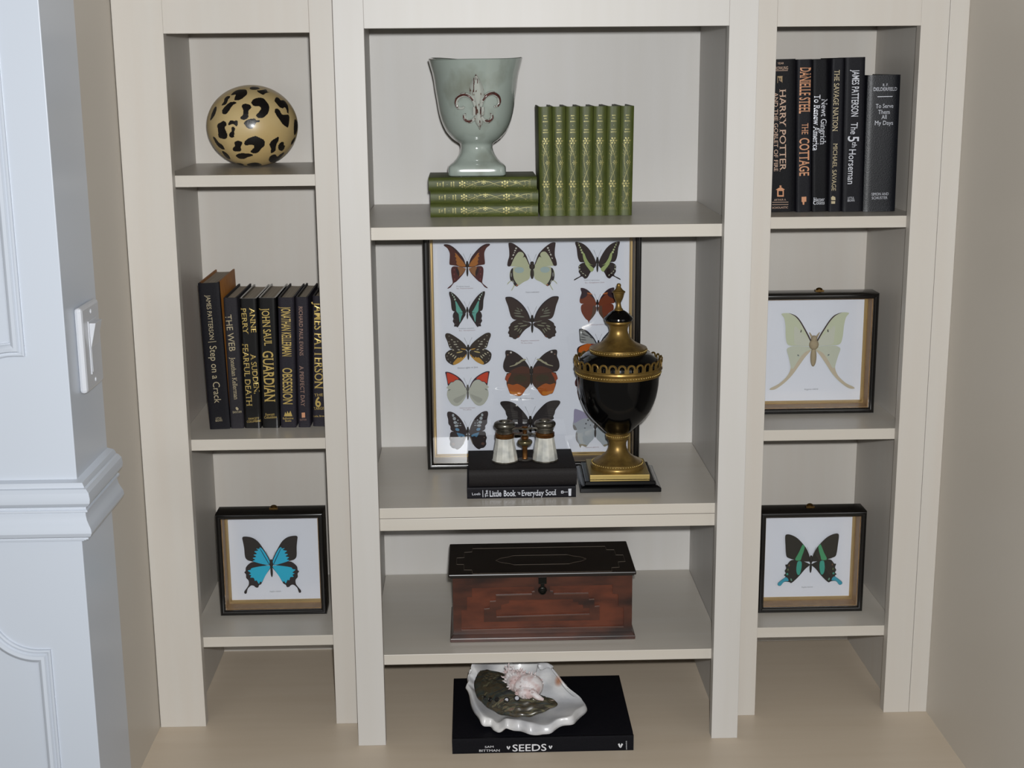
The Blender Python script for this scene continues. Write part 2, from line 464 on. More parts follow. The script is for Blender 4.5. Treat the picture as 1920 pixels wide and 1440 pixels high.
def shadow_box(label, x0, x1, z0, z1, yf, depth, rim, cat='butterfly frame', liner=GILT, hook=None, paper_in=0.012, wall=GILT):
    t = thing('shadow_box', label, cat, ((x0 + x1) / 2, yf, z0))
    pr = [(0.0, yf + depth), (0.0, yf + 0.003), (0.0012, yf + 0.0008), (0.003, yf), (rim - 0.0035, yf), (rim - 0.0012, yf + 0.0012), (rim, yf + 0.003), (rim, yf + depth)]
    m = MB(); m.ring(x0, x1, z0, z1, pr)
    m.build('frame', BLACKF, t, world=True, smooth=True, angle=30)
    yp = yf + depth - 0.006
    m = MB(); m.ring(x0, x1, z0, z1, [(rim - 0.0002, yf + 0.0075), (rim + 0.0012, yf + 0.0075), (rim + 0.0012, yp), (rim - 0.0002, yp)])
    m.build('liner', wall, t, world=True)
    m = MB(); m.ring(x0, x1, z0, z1, [(rim + 0.0012, yp), (rim + 0.0012, yp - 0.006), (rim + 0.0030, yp - 0.006), (rim + 0.0052, yp - 0.002), (rim + 0.0052, yp)])
    m.build('fillet', GILTB, t, world=True)
    MB().box(x0 + rim, x1 - rim, yp, yp + 0.002, z0 + rim, z1 - rim).build('mount_card', PAPER, t, world=True)
    MB().box(x0 + 0.002, x1 - 0.002, yf + depth - 0.0035, yf + depth - 0.0005, z0 + 0.002, z1 - 0.002).build('backboard', mat('brown_board', (110, 90, 66), 0.8), t, world=True)
    MB().box(x0 + rim - 0.0005, x1 - rim + 0.0005, yf + 0.0046, yf + 0.0066, z0 + rim - 0.0005, z1 - rim + 0.0005).build('glass_pane', GLASS, t, world=True)
    if hook:
        hx = hook; BR = mat('old_brass', (120, 92, 50), 0.35, metal=0.9)
        m = MB(); m.box(hx - 0.007, hx + 0.007, yf + depth - 0.018, yf + depth - 0.008, z1, z1 + 0.0022)
        m.ell((hx, yf + depth - 0.013, z1 + 0.003), (0.0055, 0.004, 0.003), 12, 8)
        m.tube([(hx - 0.0035, yf + depth - 0.016, z1 + 0.003), (hx, yf + depth - 0.019, z1 + 0.005), (hx + 0.0035, yf + depth - 0.016, z1 + 0.003)], 0.0008, 6)
        m.build('hanger', BR, t, world=True, smooth=True)
    return t, yp
def caption(parent, yp, lines, name='printed_caption'):
    for s, p0, p1, hpx, mt in lines:
        m = MB(); a = at(p0[0], p0[1], Y=yp); b_ = at(p1[0], p1[1], Y=yp)
        put_text(m, s, (a.x, a.z), (b_.x, b_.z), hpx * 0.00094, lambda x, z: (x, yp - 0.0002, z))
        m.build(name, mt, parent, world=True)

# the three small frames
t1, y1 = shadow_box('small black frame with the vivid blue and black butterfly, on the lowest left shelf', -0.2868, -0.1074, LC + 0.0003, 0.3275, 0.1875, 0.045, 0.0088, hook=-0.193)
Z6 = ((390, 940), 6.2625)
butterfly(t1, y1, *Z6, (748, 745),
    ((42, 34, 32), [(735, 690), (700, 620), (650, 540), (590, 460), (520, 415), (440, 402), (408, 415), (415, 460), (430, 540), (440, 640), (470, 680), (520, 695), (640, 728), (730, 740)],
     [((44, 188, 226), 'p', [(615, 530), (650, 560), (700, 640), (728, 700), (722, 735), (640, 726), (532, 692), (560, 676), (530, 655), (572, 640), (540, 618), (580, 605), (548, 578), (596, 566), (570, 545), (606, 548)]), ((20, 70, 90), 'p', [(620, 560), (628, 560), (720, 720), (712, 722)])]),
    ((42, 32, 34), [(735, 760), (560, 708), (500, 715), (450, 765), (445, 810), (430, 825), (450, 850), (452, 890), (480, 922), (482, 970), (455, 1015), (430, 1050), (436, 1074), (458, 1070), (470, 1020), (510, 980), (545, 985), (560, 1000), (590, 1005), (605, 975), (630, 960), (680, 860), (735, 780)],
     [((40, 190, 224), 'p', [(640, 752), (720, 748), (733, 768), (680, 860), (635, 940), (618, 932), (600, 960), (575, 920), (555, 925), (540, 890), (500, 885), (512, 862), (485, 848), (510, 835), (470, 805), (505, 795), (520, 775)])]),
    label='blue and black swallowtail with tails')
caption(t1, y1, [('Papilio ulysses', (506, 1109), (527, 1108), 2.6, FONTG)])

t2, y2 = shadow_box('small black frame with the long-tailed pale green moth, on the middle right shelf', 0.6120, 0.8150, RB + 0.0003, 0.6845, 0.1990, 0.046, 0.0088, hook=0.7225)
Z4 = ((1430, 560), 6.5455)
butterfly(t2, y2, *Z4, (620, 590),
    ((208, 212, 182), [(600, 540), (560, 450), (510, 360), (450, 260), (390, 200), (310, 172), (222, 180), (255, 230), (272, 330), (275, 450), (290, 540), (330, 570), (400, 572), (590, 575)],
     [((212, 212, 194), 'p', [(596, 545), (540, 470), (460, 400), (385, 330), (380, 470), (400, 560), (590, 572)]), ((62, 40, 44), 'p', [(605, 545), (562, 450), (512, 358), (452, 258), (392, 198), (312, 171), (380, 205), (440, 268), (498, 366), (545, 455), (590, 545)]), ((40, 30, 34), 'e', (462, 392, 8, 18, 12)), ((200, 200, 182), 'e', (455, 388, 5, 12, 12))]),
    ((206, 208, 188), [(600, 590), (400, 578), (330, 588), (290, 620), (310, 700), (330, 790), (335, 860), (290, 950), (190, 1040), (95, 1088), (80, 1112), (150, 1105), (260, 1030), (360, 930), (440, 820), (520, 710), (600, 620)],
     [((208, 192, 166), 'p', [(340, 850), (335, 870), (290, 952), (190, 1042), (97, 1090), (84, 1110), (150, 1103), (258, 1028), (358, 928), (438, 818), (518, 708), (590, 622), (500, 665), (420, 770), (370, 850)]), ((84, 84, 92), 'e', (430, 690, 12, 7, 30)), ((150, 172, 166), 'e', (428, 697, 10, 5, 30))]),
    bodyc=(176, 158, 126), blen=0.046, bw=2.1, feather=True, label='pale green moon moth with long trailing tails')
caption(t2, y2, [('Argema mittrei', (1508, 730), (1534, 729), 3.0, FONTG)])

t3, y3 = shadow_box('small black frame with the green-banded dark butterfly, on the lowest right shelf', 0.6230, 0.8008, RC + 0.0003, 0.3235, 0.1595, 0.045, 0.0088, hook=0.7115)
Z7 = ((1410, 930), 6.2625)
butterfly(t3, y3, *Z7, (685, 760),
    ((42, 38, 30), [(670, 700), (640, 620), (590, 550), (520, 480), (450, 445), (400, 440), (382, 465), (385, 560), (395, 690), (430, 720), (500, 740), (670, 762)],
     [((74, 158, 108), 'p', [(585, 565), (600, 568), (612, 585), (600, 640), (578, 700), (560, 746), (500, 738), (540, 660)])]),
    ((38, 34, 28), [(665, 790), (560, 745), (460, 745), (420, 780), (408, 795), (385, 800), (395, 840), (378, 870), (390, 900), (370, 920), (388, 940), (350, 970), (300, 1010), (298, 1038), (330, 1045), (372, 1000), (430, 1002), (455, 1014), (500, 980), (560, 920), (620, 850), (668, 810)],
     [((66, 166, 146), 'p', [(530, 765), (575, 765), (575, 840), (555, 910), (530, 915), (515, 860)]), ((62, 164, 188), 'p', [(392, 945), (418, 965), (420, 990), (372, 996), (330, 1043), (300, 1037), (302, 1011), (352, 972)]),
      ((120, 84, 60), 'e', (430, 805, 7, 13)), ((96, 110, 66), 'e', (417, 856, 8, 14)), ((70, 150, 130), 'e', (408, 908, 13, 13)), ((110, 150, 130), 'e', (455, 974, 9, 16, -20))]),
    label='dark green-banded swallowtail with turquoise tails')
caption(t3, y3, [('Papilio blumei', (1503, 1101), (1524, 1100), 2.6, FONTG)])

# the large frame with fifteen specimens
t4, y4 = shadow_box('large black frame of many butterflies in three columns, standing behind the urn', 0.0680, 0.4262, C2 + 0.0003, 0.7985, 0.2266, 0.052, 0.0100, wall=mat('brown_liner', (118, 98, 74), 0.6))
LAB_ = dict()
Z6b = ((800, 440), 7.2); Z8 = ((940, 440), 12.0); Z5b = ((1060, 440), 7.2); Z5c = ((940, 540), 12.0); Z1 = ((820, 600), 14.4); Z4b = ((920, 630), 7.2); Z3 = ((800, 640), 6.0); Z2 = ((1070, 590), 14.4); Z3c = ((1060, 680), 7.579)
butterfly(t4, y4, *Z6b, (548, 425),
    ((84, 38, 30), [(525, 400), (500, 320), (440, 240), (370, 170), (300, 130), (240, 126), (236, 145), (280, 180), (310, 240), (312, 300), (308, 390), (330, 405), (380, 412), (520, 440)],
     [((54, 24, 28), 'p', [(525, 400), (500, 320), (440, 240), (370, 170), (300, 130), (240, 126), (236, 145), (300, 150), (360, 190), (430, 262), (486, 340), (515, 410)]), ((176, 108, 44), 'p', [(380, 245), (400, 250), (440, 300), (500, 370), (522, 425), (440, 420), (400, 385), (408, 360), (392, 335), (402, 310), (380, 290), (392, 270)])]),
    ((84, 34, 36), [(520, 450), (400, 425), (350, 430), (330, 470), (338, 560), (352, 640), (335, 670), (283, 717), (290, 724), (325, 705), (365, 652), (400, 630), (450, 580), (500, 520), (525, 470)],
     [((152, 102, 62), 'p', [(520, 450), (420, 428), (440, 500), (430, 560), (470, 540), (518, 480)]), ((44, 22, 26), 'p', [(400, 440), (440, 500), (435, 560), (400, 500)]), ((130, 60, 56), 'e', (372, 470, 8, 10)), ((130, 60, 56), 'e', (372, 530, 8, 10)), ((130, 60, 56), 'e', (378, 600, 8, 14))]),
    label='orange-brown hook-winged butterfly')
butterfly(t4, y4, *Z8, (690, 745),
    ((196, 198, 162), [(635, 690), (600, 570), (540, 430), (430, 310), (330, 230), (240, 180), (165, 178), (160, 230), (175, 350), (175, 480), (145, 580), (135, 690), (200, 700), (300, 708), (635, 725)],
     [((52, 32, 32), 'p', [(165, 178), (240, 180), (330, 230), (430, 310), (540, 430), (600, 570), (640, 680), (615, 660), (560, 540), (520, 490), (480, 512), (508, 450), (470, 390), (400, 380), (350, 420), (290, 510), (240, 620), (200, 702), (135, 690), (145, 580), (175, 480), (175, 350), (160, 230)]),
      ((214, 208, 196), 'e', (330, 300, 22, 20)), ((214, 208, 196), 'e', (308, 350, 20, 16)), ((190, 184, 170), 'e', (292, 395, 14, 14)), ((214, 208, 196), 'e', (268, 450, 16, 24, 30)), ((214, 208, 196), 'e', (238, 530, 12, 20, 30))]),
    ((196, 197, 164), [(635, 735), (300, 722), (255, 755), (205, 800), (185, 870), (190, 960), (205, 1020), (150, 1070), (128, 1112), (142, 1110), (210, 1045), (250, 1060), (278, 1130), (222, 1242), (242, 1242), (302, 1145), (350, 1160), (400, 1130), (500, 1060), (635, 975)],
     [((172, 190, 186), 'e', (400, 790, 110, 70)), ((46, 36, 36), 'p', [(225, 765), (262, 752), (260, 850), (280, 980), (340, 1090), (378, 1130), (345, 1160), (290, 1125), (250, 1045), (205, 1020), (190, 940), (202, 840)]), ((150, 148, 144), 'e', (222, 900, 12, 50)), ((150, 148, 144), 'e', (268, 1050, 12, 36, -30)), ((190, 120, 90), 'e', (352, 1130, 24, 14, -30))]),
    bodyc=(58, 48, 42), bw=1.7, label='cream butterfly with dark wing tips')
butterfly(t4, y4, *Z5b, (430, 370),
    ((44, 28, 28), [(405, 350), (370, 270), (310, 180), (240, 120), (170, 95), (135, 93), (131, 120), (150, 180), (160, 270), (175, 330), (200, 365), (260, 370), (408, 405)],
     [((168, 182, 116), 'p', [(232, 250), (255, 250), (280, 315), (330, 390), (375, 404), (300, 395), (262, 372), (240, 320)])] + [((196, 204, 150), 'e', d) for d in ((183, 138, 8, 12), (198, 168, 9, 12), (212, 203, 12, 14), (225, 235, 15, 15), (172, 112, 5, 5))]),
    ((40, 26, 26), [(405, 400), (260, 373), (200, 395), (175, 430), (182, 470), (178, 500), (202, 548), (150, 580), (118, 600), (124, 612), (215, 562), (240, 575), (262, 592), (300, 572), (340, 500), (402, 430)],
     [((170, 184, 118), 'p', [(262, 380), (300, 392), (345, 420), (384, 462), (350, 500), (312, 456), (280, 415)])] + [((206, 206, 176), 'e', d) for d in ((190, 425, 6, 8), (192, 462, 6, 14), (212, 495, 10, 5, 30), (238, 520, 14, 5, 20), (270, 545, 12, 6, 60))]),
    label='black butterfly with a pale green band')
butterfly(t4, y4, *Z6b, (549, 1030),
    ((44, 32, 32), [(525, 1000), (480, 920), (420, 840), (360, 785), (310, 763), (304, 800), (325, 880), (335, 980), (350, 1020), (390, 1035), (522, 1060)],
     [((104, 176, 160), 'p', [(385, 895), (402, 900), (430, 950), (465, 1010), (486, 1045), (440, 1046), (402, 1030), (395, 960)])] + [((186, 206, 186), 'e', d) for d in ((350, 810, 7, 12, -20), (370, 835, 9, 11), (382, 868, 11, 14), (338, 785, 5, 6))]),
    ((42, 30, 32), [(522, 1060), (400, 1033), (365, 1050), (352, 1100), (362, 1130), (353, 1165), (374, 1200), (370, 1235), (400, 1236), (420, 1246), (450, 1200), (500, 1120)],
     [((100, 172, 160), 'p', [(406, 1036), (485, 1052), (470, 1100), (448, 1180), (438, 1120), (430, 1065)]), ((110, 90, 84), 'e', (375, 1140, 4, 10)), ((110, 90, 84), 'e', (392, 1200, 7, 7))]),
    label='black butterfly with a turquoise band')
butterfly(t4, y4, *Z5c, (692, 740),
    ((58, 42, 38), [(650, 690), (600, 550), (520, 420), (420, 310), (310, 230), (220, 190), (120, 188), (90, 210), (100, 270), (150, 400), (180, 520), (220, 640), (290, 700), (400, 705), (645, 760)],
     [((34, 26, 36), 'p', [(655, 700), (600, 550), (520, 420), (420, 310), (310, 230), (220, 190), (120, 188), (92, 212), (220, 212), (320, 262), (420, 345), (510, 450), (585, 570), (635, 700)])] + [((118, 118, 102), 'e', d) for d in ((365, 508, 70, 15, 14), (360, 560, 85, 15, 6), (405, 628, 115, 17, 8), (540, 745, 75, 9, 14), (372, 455, 38, 10, 40), (450, 490, 30, 16, 55))]),
    ((54, 40, 36), [(645, 775), (400, 705), (310, 720), (210, 790), (195, 840), (160, 880), (175, 930), (148, 1000), (178, 1040), (175, 1085), (250, 1110), (270, 1135), (325, 1143), (350, 1120), (400, 1100), (480, 990), (560, 910), (650, 850)],
     [((132, 130, 108), 'e', d) for d in ((430, 790, 62, 11, -2), (335, 855, 52, 17, -18), (325, 915, 48, 17, -30), (390, 935, 52, 13, -50), (432, 965, 58, 11, -60), (500, 840, 90, 14, -10))] + [((110, 60, 44), 'e', (385, 1085, 22, 20, -40))]),
    label='dark grey-veined butterfly, largest of the middle column')
butterfly(t4, y4, *Z5b, (430, 930),
    ((122, 56, 28), [(405, 890), (370, 820), (310, 750), (250, 718), (208, 714), (205, 740), (216, 780), (200, 830), (190, 880), (202, 920), (260, 930), (408, 955)],
     [((50, 28, 38), 'p', [(208, 714), (250, 718), (310, 750), (370, 820), (395, 870), (350, 830), (300, 785), (285, 825), (215, 862), (198, 840), (216, 780), (205, 740)]), ((182, 100, 46), 'e', (325, 790, 38, 9, 16))]),
    ((118, 52, 28), [(405, 955), (260, 930), (215, 950), (208, 1000), (225, 1060), (270, 1130), (302, 1155), (314, 1192), (326, 1160), (370, 1110), (412, 1040)],
     [((92, 66, 52), 'p', [(405, 955), (370, 960), (360, 1060), (330, 1140), (370, 1108), (410, 1040)])]),
    label='orange-brown leaf-shaped butterfly beside the urn top')
W_ = (186, 180, 160); Y_ = (196, 146, 58)
butterfly(t4, y4, *Z1, (835, 800),
    ((54, 42, 34), [(780, 700), (700, 600), (580, 500), (430, 400), (330, 350), (250, 345), (215, 380), (220, 450), (270, 560), (310, 690), (350, 755), (420, 770), (790, 790)],
     [(W_, 'e', d) for d in ((390, 520, 24, 13, 20), (465, 580, 34, 12, 5), (490, 645, 50, 15, 0), (540, 710, 32, 11, 0), (365, 715, 22, 20), (580, 790, 36, 13, 15), (318, 420, 12, 9), (312, 575, 13, 12), (336, 645, 14, 13), (550, 560, 22, 7, 20))] + [(Y_, 'e', (705, 775, 70, 15, 10))]),
    ((50, 40, 34), [(790, 820), (600, 770), (400, 780), (290, 830), (220, 900), (213, 970), (240, 1070), (300, 1140), (380, 1190), (450, 1205), (540, 1170), (640, 1110), (730, 1020), (795, 930)],
     [(Y_, 'p', [(765, 925), (715, 1000), (700, 975), (680, 1020), (640, 985), (610, 1015), (560, 1005), (500, 1060), (460, 1110), (425, 1150), (445, 1200), (530, 1175), (640, 1110), (730, 1020), (788, 940)]), ((200, 176, 112), 'e', (600, 858, 88, 17, -12))] + [((212, 200, 168), 'e', d) for d in ((375, 915, 38, 13, -35), (430, 955, 38, 13, -40), (482, 995, 50, 13, -52), (310, 882, 24, 12, -35), (430, 800, 26, 12))] + [((140, 130, 120), 'e', d) for d in ((262, 960, 14, 16), (290, 1048, 11, 16), (358, 1125, 16, 14))]),
    label='brown butterfly with yellow hindwing patches')
butterfly(t4, y4, *Z4b, (548, 490),
    ((42, 28, 28), [(522, 420), (480, 350), (430, 290), (360, 230), (280, 190), (210, 186), (195, 220), (200, 270), (175, 340), (167, 410), (188, 460), (240, 485), (530, 505)],
     [((82, 42, 26), 'p', [(520, 430), (430, 400), (330, 430), (262, 470), (300, 490), (530, 500)]), ((172, 166, 136), 'p', [(462, 303), (445, 303), (415, 312), (372, 345), (345, 352), (320, 380), (262, 398), (262, 408), (340, 388), (372, 368), (392, 360), (430, 332), (478, 316)]), ((214, 206, 196), 'e', (272, 215, 14, 12)), ((140, 110, 90), 'e', (230, 246, 10, 8))]),
    ((70, 42, 24), [(530, 505), (250, 490), (210, 520), (192, 580), (212, 600), (215, 645), (240, 720), (265, 775), (300, 785), (350, 804), (410, 798), (460, 730), (532, 640)],
     [((176, 88, 24), 'p', [(228, 640), (300, 655), (360, 640), (440, 680), (470, 715), (410, 796), (350, 802), (300, 783), (265, 772), (240, 720)]), ((204, 120, 40), 'p', [(250, 735), (330, 750), (400, 745), (400, 790), (350, 798), (300, 778), (268, 765)]), ((160, 66, 28), 'p', [(215, 520), (275, 492), (262, 530), (240, 570), (226, 620), (212, 596), (195, 580)]), ((58, 46, 22), 'e', (400, 570, 90, 50))]),
    label='dark butterfly with orange hindwings and a cream bar')
butterfly(t4, y4, *Z3, (462, 540),
    ((194, 194, 180), [(438, 510), (410, 450), (370, 405), (320, 370), (260, 342), (212, 338), (215, 370), (230, 440), (240, 492), (225, 520), (300, 540), (445, 560)],
     [((62, 34, 52), 'p', [(212, 337), (260, 341), (320, 369), (370, 404), (410, 449), (440, 510), (432, 512), (404, 460), (368, 432), (330, 430), (300, 452), (272, 458), (242, 494), (230, 440), (215, 370)]), ((208, 64, 34), 'p', [(226, 352), (262, 354), (318, 380), (358, 412), (350, 424), (326, 424), (304, 446), (272, 450), (246, 472), (236, 430)])]),
    ((192, 192, 178), [(445, 545), (270, 512), (240, 535), (228, 585), (240, 640), (280, 700), (330, 724), (380, 706), (430, 640), (448, 590)],
     [((120, 120, 116), 'e', (258, 540, 20, 5, -35)), ((130, 130, 124), 'e', (318, 528, 12, 4)), ((172, 172, 160), 'p', [(300, 650), (380, 610), (436, 590), (400, 650), (340, 690)])]),
    bodyc=(104, 100, 96), label='white butterfly with orange wing tips')
butterfly(t4, y4, *Z3, (464, 1010),
    ((48, 36, 38), [(440, 975), (400, 890), (350, 830), (290, 790), (240, 785), (230, 820), (242, 870), (245, 920), (268, 950), (270, 985), (310, 1010), (446, 1040)],
     [((172, 178, 182), 'e', d) for d in ((298, 825, 13, 17), (312, 862, 18, 19), (322, 906, 20, 17), (336, 943, 24, 14), (352, 915, 9, 6), (352, 880, 8, 7), (380, 915, 9, 4), (378, 940, 14, 4))] + [((104, 146, 176), 'e', (345, 985, 24, 16, 20))]),
    ((46, 38, 38), [(446, 1045), (300, 1010), (265, 1030), (262, 1060), (253, 1085), (265, 1120), (262, 1160), (290, 1195), (320, 1200), (350, 1212), (400, 1170), (442, 1080)],
     [((86, 132, 164), 'p', [(340, 1022), (370, 1024), (425, 1050), (420, 1070), (390, 1062), (370, 1075), (350, 1050)]), ((150, 120, 110), 'e', (282, 1080, 6, 4)), ((96, 70, 60), 'e', (300, 1150, 20, 16)), ((126, 116, 106), 'p', [(436, 1062), (446, 1062), (420, 1140), (408, 1155)])]),
    label='dark butterfly with pale blue spots')
butterfly(t4, y4, *Z4b, (535, 1165),
    ((44, 38, 38), [(508, 1115), (470, 1050), (400, 970), (320, 900), (240, 872), (150, 873), (128, 900), (150, 940), (195, 1000), (205, 1045), (225, 1085), (240, 1130), (512, 1165)],
     [((68, 62, 60), 'e', d) for d in ((250, 985, 50, 4, 8), (270, 1010, 60, 4, 4), (285, 1040, 60, 4, 0), (300, 1070, 60, 4, -4), (330, 1100, 70, 4, -6))]),
    ((40, 34, 36), [(512, 1165), (300, 1130), (240, 1170), (225, 1250), (260, 1330), (340, 1370), (420, 1340), (490, 1250)], []),
    label='black swallowtail behind the opera glasses')
butterfly(t4, y4, *Z2, (745, 800),
    ((158, 158, 154), [(700, 775), (640, 640), (560, 540), (450, 430), (340, 375), (240, 368), (218, 420), (230, 560), (240, 690), (270, 742), (350, 765), (705, 775)],
     [((52, 50, 56), 'p', [(222, 400), (240, 368), (340, 375), (450, 430), (560, 540), (640, 640), (712, 775), (676, 765), (610, 650), (520, 560), (430, 480), (330, 405), (250, 402), (246, 560), (262, 720), (240, 690), (230, 560)])] + [((58, 56, 60), 'e', d) for d in ((300, 430, 60, 7, 14), (390, 540, 105, 11, 14), (330, 600, 75, 9, 12), (335, 665, 90, 9, 6), (330, 495, 60, 7, 14), (540, 600, 50, 9, 30), (310, 725, 50, 8, 10))]),
    ((198, 96, 26), [(705, 790), (550, 763), (400, 780), (260, 830), (178, 890), (168, 980), (195, 1080), (260, 1200), (380, 1235), (500, 1150), (640, 1000)],
     [((52, 32, 24), 'p', [(200, 1050), (300, 1010), (360, 960), (390, 1010), (440, 960), (520, 930), (640, 900), (640, 1000), (500, 1150), (380, 1233), (262, 1198)]), ((204, 104, 50), 'e', (382, 1080, 18, 52)), ((204, 104, 60), 'e', (512, 1010, 20, 34)), ((126, 34, 32), 'e', (600, 795, 70, 20, 10)), ((44, 30, 26), 'p', [(178, 890), (260, 830), (400, 780), (360, 805), (250, 860), (205, 940), (210, 1060), (185, 1040), (168, 980)])]),
    label='white and orange butterfly half hidden by the urn')
butterfly(t4, y4, *Z3c, (455, 330),
    ((74, 26, 26), [(440, 320), (380, 210), (300, 130), (220, 110), (180, 150), (150, 220), (133, 270), (145, 325), (200, 332), (440, 352)], []),
    ((78, 26, 26), [(440, 345), (210, 345), (168, 400), (180, 470), (195, 525), (215, 520), (260, 545), (330, 530), (425, 440)], []),
    label='dark red butterfly almost hidden by the urn bowl')
butterfly(t4, y4, *Z3c, (422, 920),
    ((170, 174, 180), [(398, 875), (340, 770), (270, 700), (190, 662), (130, 650), (118, 700), (115, 800), (103, 870), (115, 935), (150, 952), (270, 935), (395, 925)],
     [((160, 152, 180), 'p', [(130, 652), (190, 664), (270, 702), (335, 770), (240, 790), (125, 850), (117, 800), (120, 700)]), ((136, 130, 128), 'p', [(106, 880), (130, 880), (160, 930), (150, 950), (115, 933)]), ((60, 56, 62), 'e', (320, 808, 11, 13)), ((60, 56, 62), 'e', (290, 858, 10, 12)), ((110, 106, 112), 'e', (355, 880, 8, 10)), ((120, 120, 126), 'e', (275, 920, 14, 8))]),
    ((176, 182, 186), [(400, 930), (270, 935), (170, 955), (145, 1000), (150, 1090), (190, 1150), (212, 1205), (232, 1170), (290, 1192), (345, 1130), (405, 1060)],
     [((146, 136, 116), 'p', [(192, 1152), (240, 1150), (300, 1165), (290, 1190), (232, 1170), (212, 1203)]), ((150, 146, 144), 'p', [(146, 1000), (170, 990), (172, 1080), (200, 1150), (150, 1092)])]),
    bodyc=(70, 66, 66), label='pearly white butterfly low beside the urn stem')
caption(t4, y4, [('Prothoe franck', (856, 537), (881, 537), 2.2, FONTG), ('No. Prothoe species', (856, 541), (887, 540), 2.2, FONTR), ('Polyura eudamippus', (986, 548), (1011, 547), 2.6, FONTG),
    ('Graphium agamemnon', (1095, 525), (1124, 525), 2.0, FONTG), ('Ex. Graphium Java', (1097, 530), (1133, 529), 2.4, FONTR), ('Graphium sarpedon', (860, 616), (889, 615), 2.0, FONTG), ('Ex. Graphium', (861, 620), (891, 619), 2.0, FONTR),
    ('Papilio memnon', (977, 639), (1011, 638), 2.4, FONTR), ('Mt. Java West', (977, 643), (998, 643), 2.2, FONTR), ('Kallima paralekta', (1105, 609), (1132, 608), 2.2, FONTR), ('Danaus aglea ex Java', (858, 690), (896, 688), 3.0, FONTG),
    ('Amathuxidia', (974, 747), (1001, 747), 2.6, FONTG), ('Hebomoia glaucippe', (862, 765), (891, 764), 2.2, FONTR), ('ex Java', (868, 768), (884, 768), 2.0, FONTR), ('Salatura genutia', (1098, 839), (1123, 838), 2.2, FONTR)])

# ------------------------------------------------------------------ books
PAGES = mat('book_pages', (186, 174, 156), 0.85, col2=(166, 152, 134), scale=(900, 8, 8), lo=0.4, hi=0.6)
def spine_y(x, Wd, bulge): return bulge * (abs(2 * x / Wd)) ** (3.0 if bulge > 0.003 else 8.0)
def make_book(t, Wd, H, D, cover, bulge=0.002, boards=None, bt=0.0026, pages=PAGES, inset=0.0035, joint=0.0012):
    hw = Wd / 2
    prof = [(-hw, D), (-hw, 0.011), (-hw + joint, 0.0075), (-hw + 0.0002, 0.004)]
    N = 14
    prof += [(-hw + Wd * i / N, spine_y(-hw + Wd * i / N, Wd, bulge)) for i in range(N + 1)]
    prof += [(hw - 0.0002, 0.004), (hw - joint, 0.0075), (hw, 0.011), (hw, D)]
    inner = [(-hw + bt, D), (-hw + bt, 0.011), (-hw + joint + bt * 0.8, 0.0075), (-hw + bt, 0.0045)]
    inner += [((-hw + Wd * i / N) * (1 - 2 * bt / Wd), spine_y(-hw + Wd * i / N, Wd, bulge) * 0.6 + bt * 0.8) for i in range(N + 1)]
    inner += [(hw - bt, 0.0045), (hw - joint - bt * 0.8, 0.0075), (hw - bt, 0.011), (hw - bt, D)]
    n = len(prof); loop = prof + inner[::-1]; q = len(loop)
    vs = [(x, y, 0.0) for x, y in loop] + [(x, y, H) for x, y in loop]
    fs = []; mi = []
    for i in range(q):
        j = (i + 1) % q
        fs.append((i, j, q + j, q + i))
        isb = (i in (0, n - 2)) or i == q - 2 or i == n or i in (n - 1, q - 1)
        mi.append(1 if isb else 0)
    for i in range(n - 1):
        a, b, c, d = i, i + 1, q - 2 - i, q - 1 - i
        k = 1 if i in (0, n - 2) else 0
        fs.append((d, c, b, a)); fs.append((a + q, b + q, c + q, d + q)); mi += [k, k]
    m = MB(); m.v = vs; m.f = fs; m.m = mi
    m.build('cover', [cover, boards or cover], t, smooth=True, angle=30, bevel=0.0)
    # leaves: head edge slightly hollow behind the spine, fore edge hollow
    m = MB(); x = hw - bt - 0.0002
    K = 6; pts = []
    for i in range(K + 1):
        xx = -x + 2 * x * i / K; pts.append((xx, 0.0030 + 0.6 * spine_y(xx, Wd, bulge) + bt * 0.6))
    for i in range(K + 1):
        xx = x - 2 * x * i / K; pts.append((xx, D - 0.004 - 0.003 * (1 - (xx / x) ** 2)))
    m.prism([pts], inset, H - inset, lambda a, b, h: (a, b, h))
    m.build('page_block', pages, t)
    return t
def letters(t, Wd, bulge, items, matr, name='spine_lettering', yoff=0.00035, ref_y=None, mpx=0.000945):
    """items: (text, (u0,v0), (u1,v1), cap height in px, serif, bold); t's own frame; spine at local y=0"""
    iw = t.matrix_world.inverted(); org = t.matrix_world.translation
    def loc(u, v):
        p = iw @ at(u, v, Y=ref_y if ref_y is not None else org.y); return (p.x, p.z)
    for it in items:
        m = MB()
        s, p0, p1, h = it[:4]; serif = it[4] if len(it) > 4 else False; bold = it[5] if len(it) > 5 else 0.0
        a, b = loc(*p0), loc(*p1)
        def mp(x, z): return (x, spine_y(max(-Wd / 2, min(Wd / 2, x)), Wd, bulge) - yoff, z)
        if s in '|-_#':       # a plain rule between the two points
            d = Vector((b[0] - a[0], b[1] - a[1])).normalized(); n = Vector((-d.y, d.x)) * (h * mpx / 2)
            m.add([mp(a[0] + n.x, a[1] + n.y), mp(b[0] + n.x, b[1] + n.y), mp(b[0] - n.x, b[1] - n.y), mp(a[0] - n.x, a[1] - n.y)], [(0, 1, 2, 3)])
        else: put_text(m, s, a, b, h * mpx, mp, serif, bold)
        o = m.build('spine_rule' if s in '|-_#' else name, matr, t, fix=False)
    return o
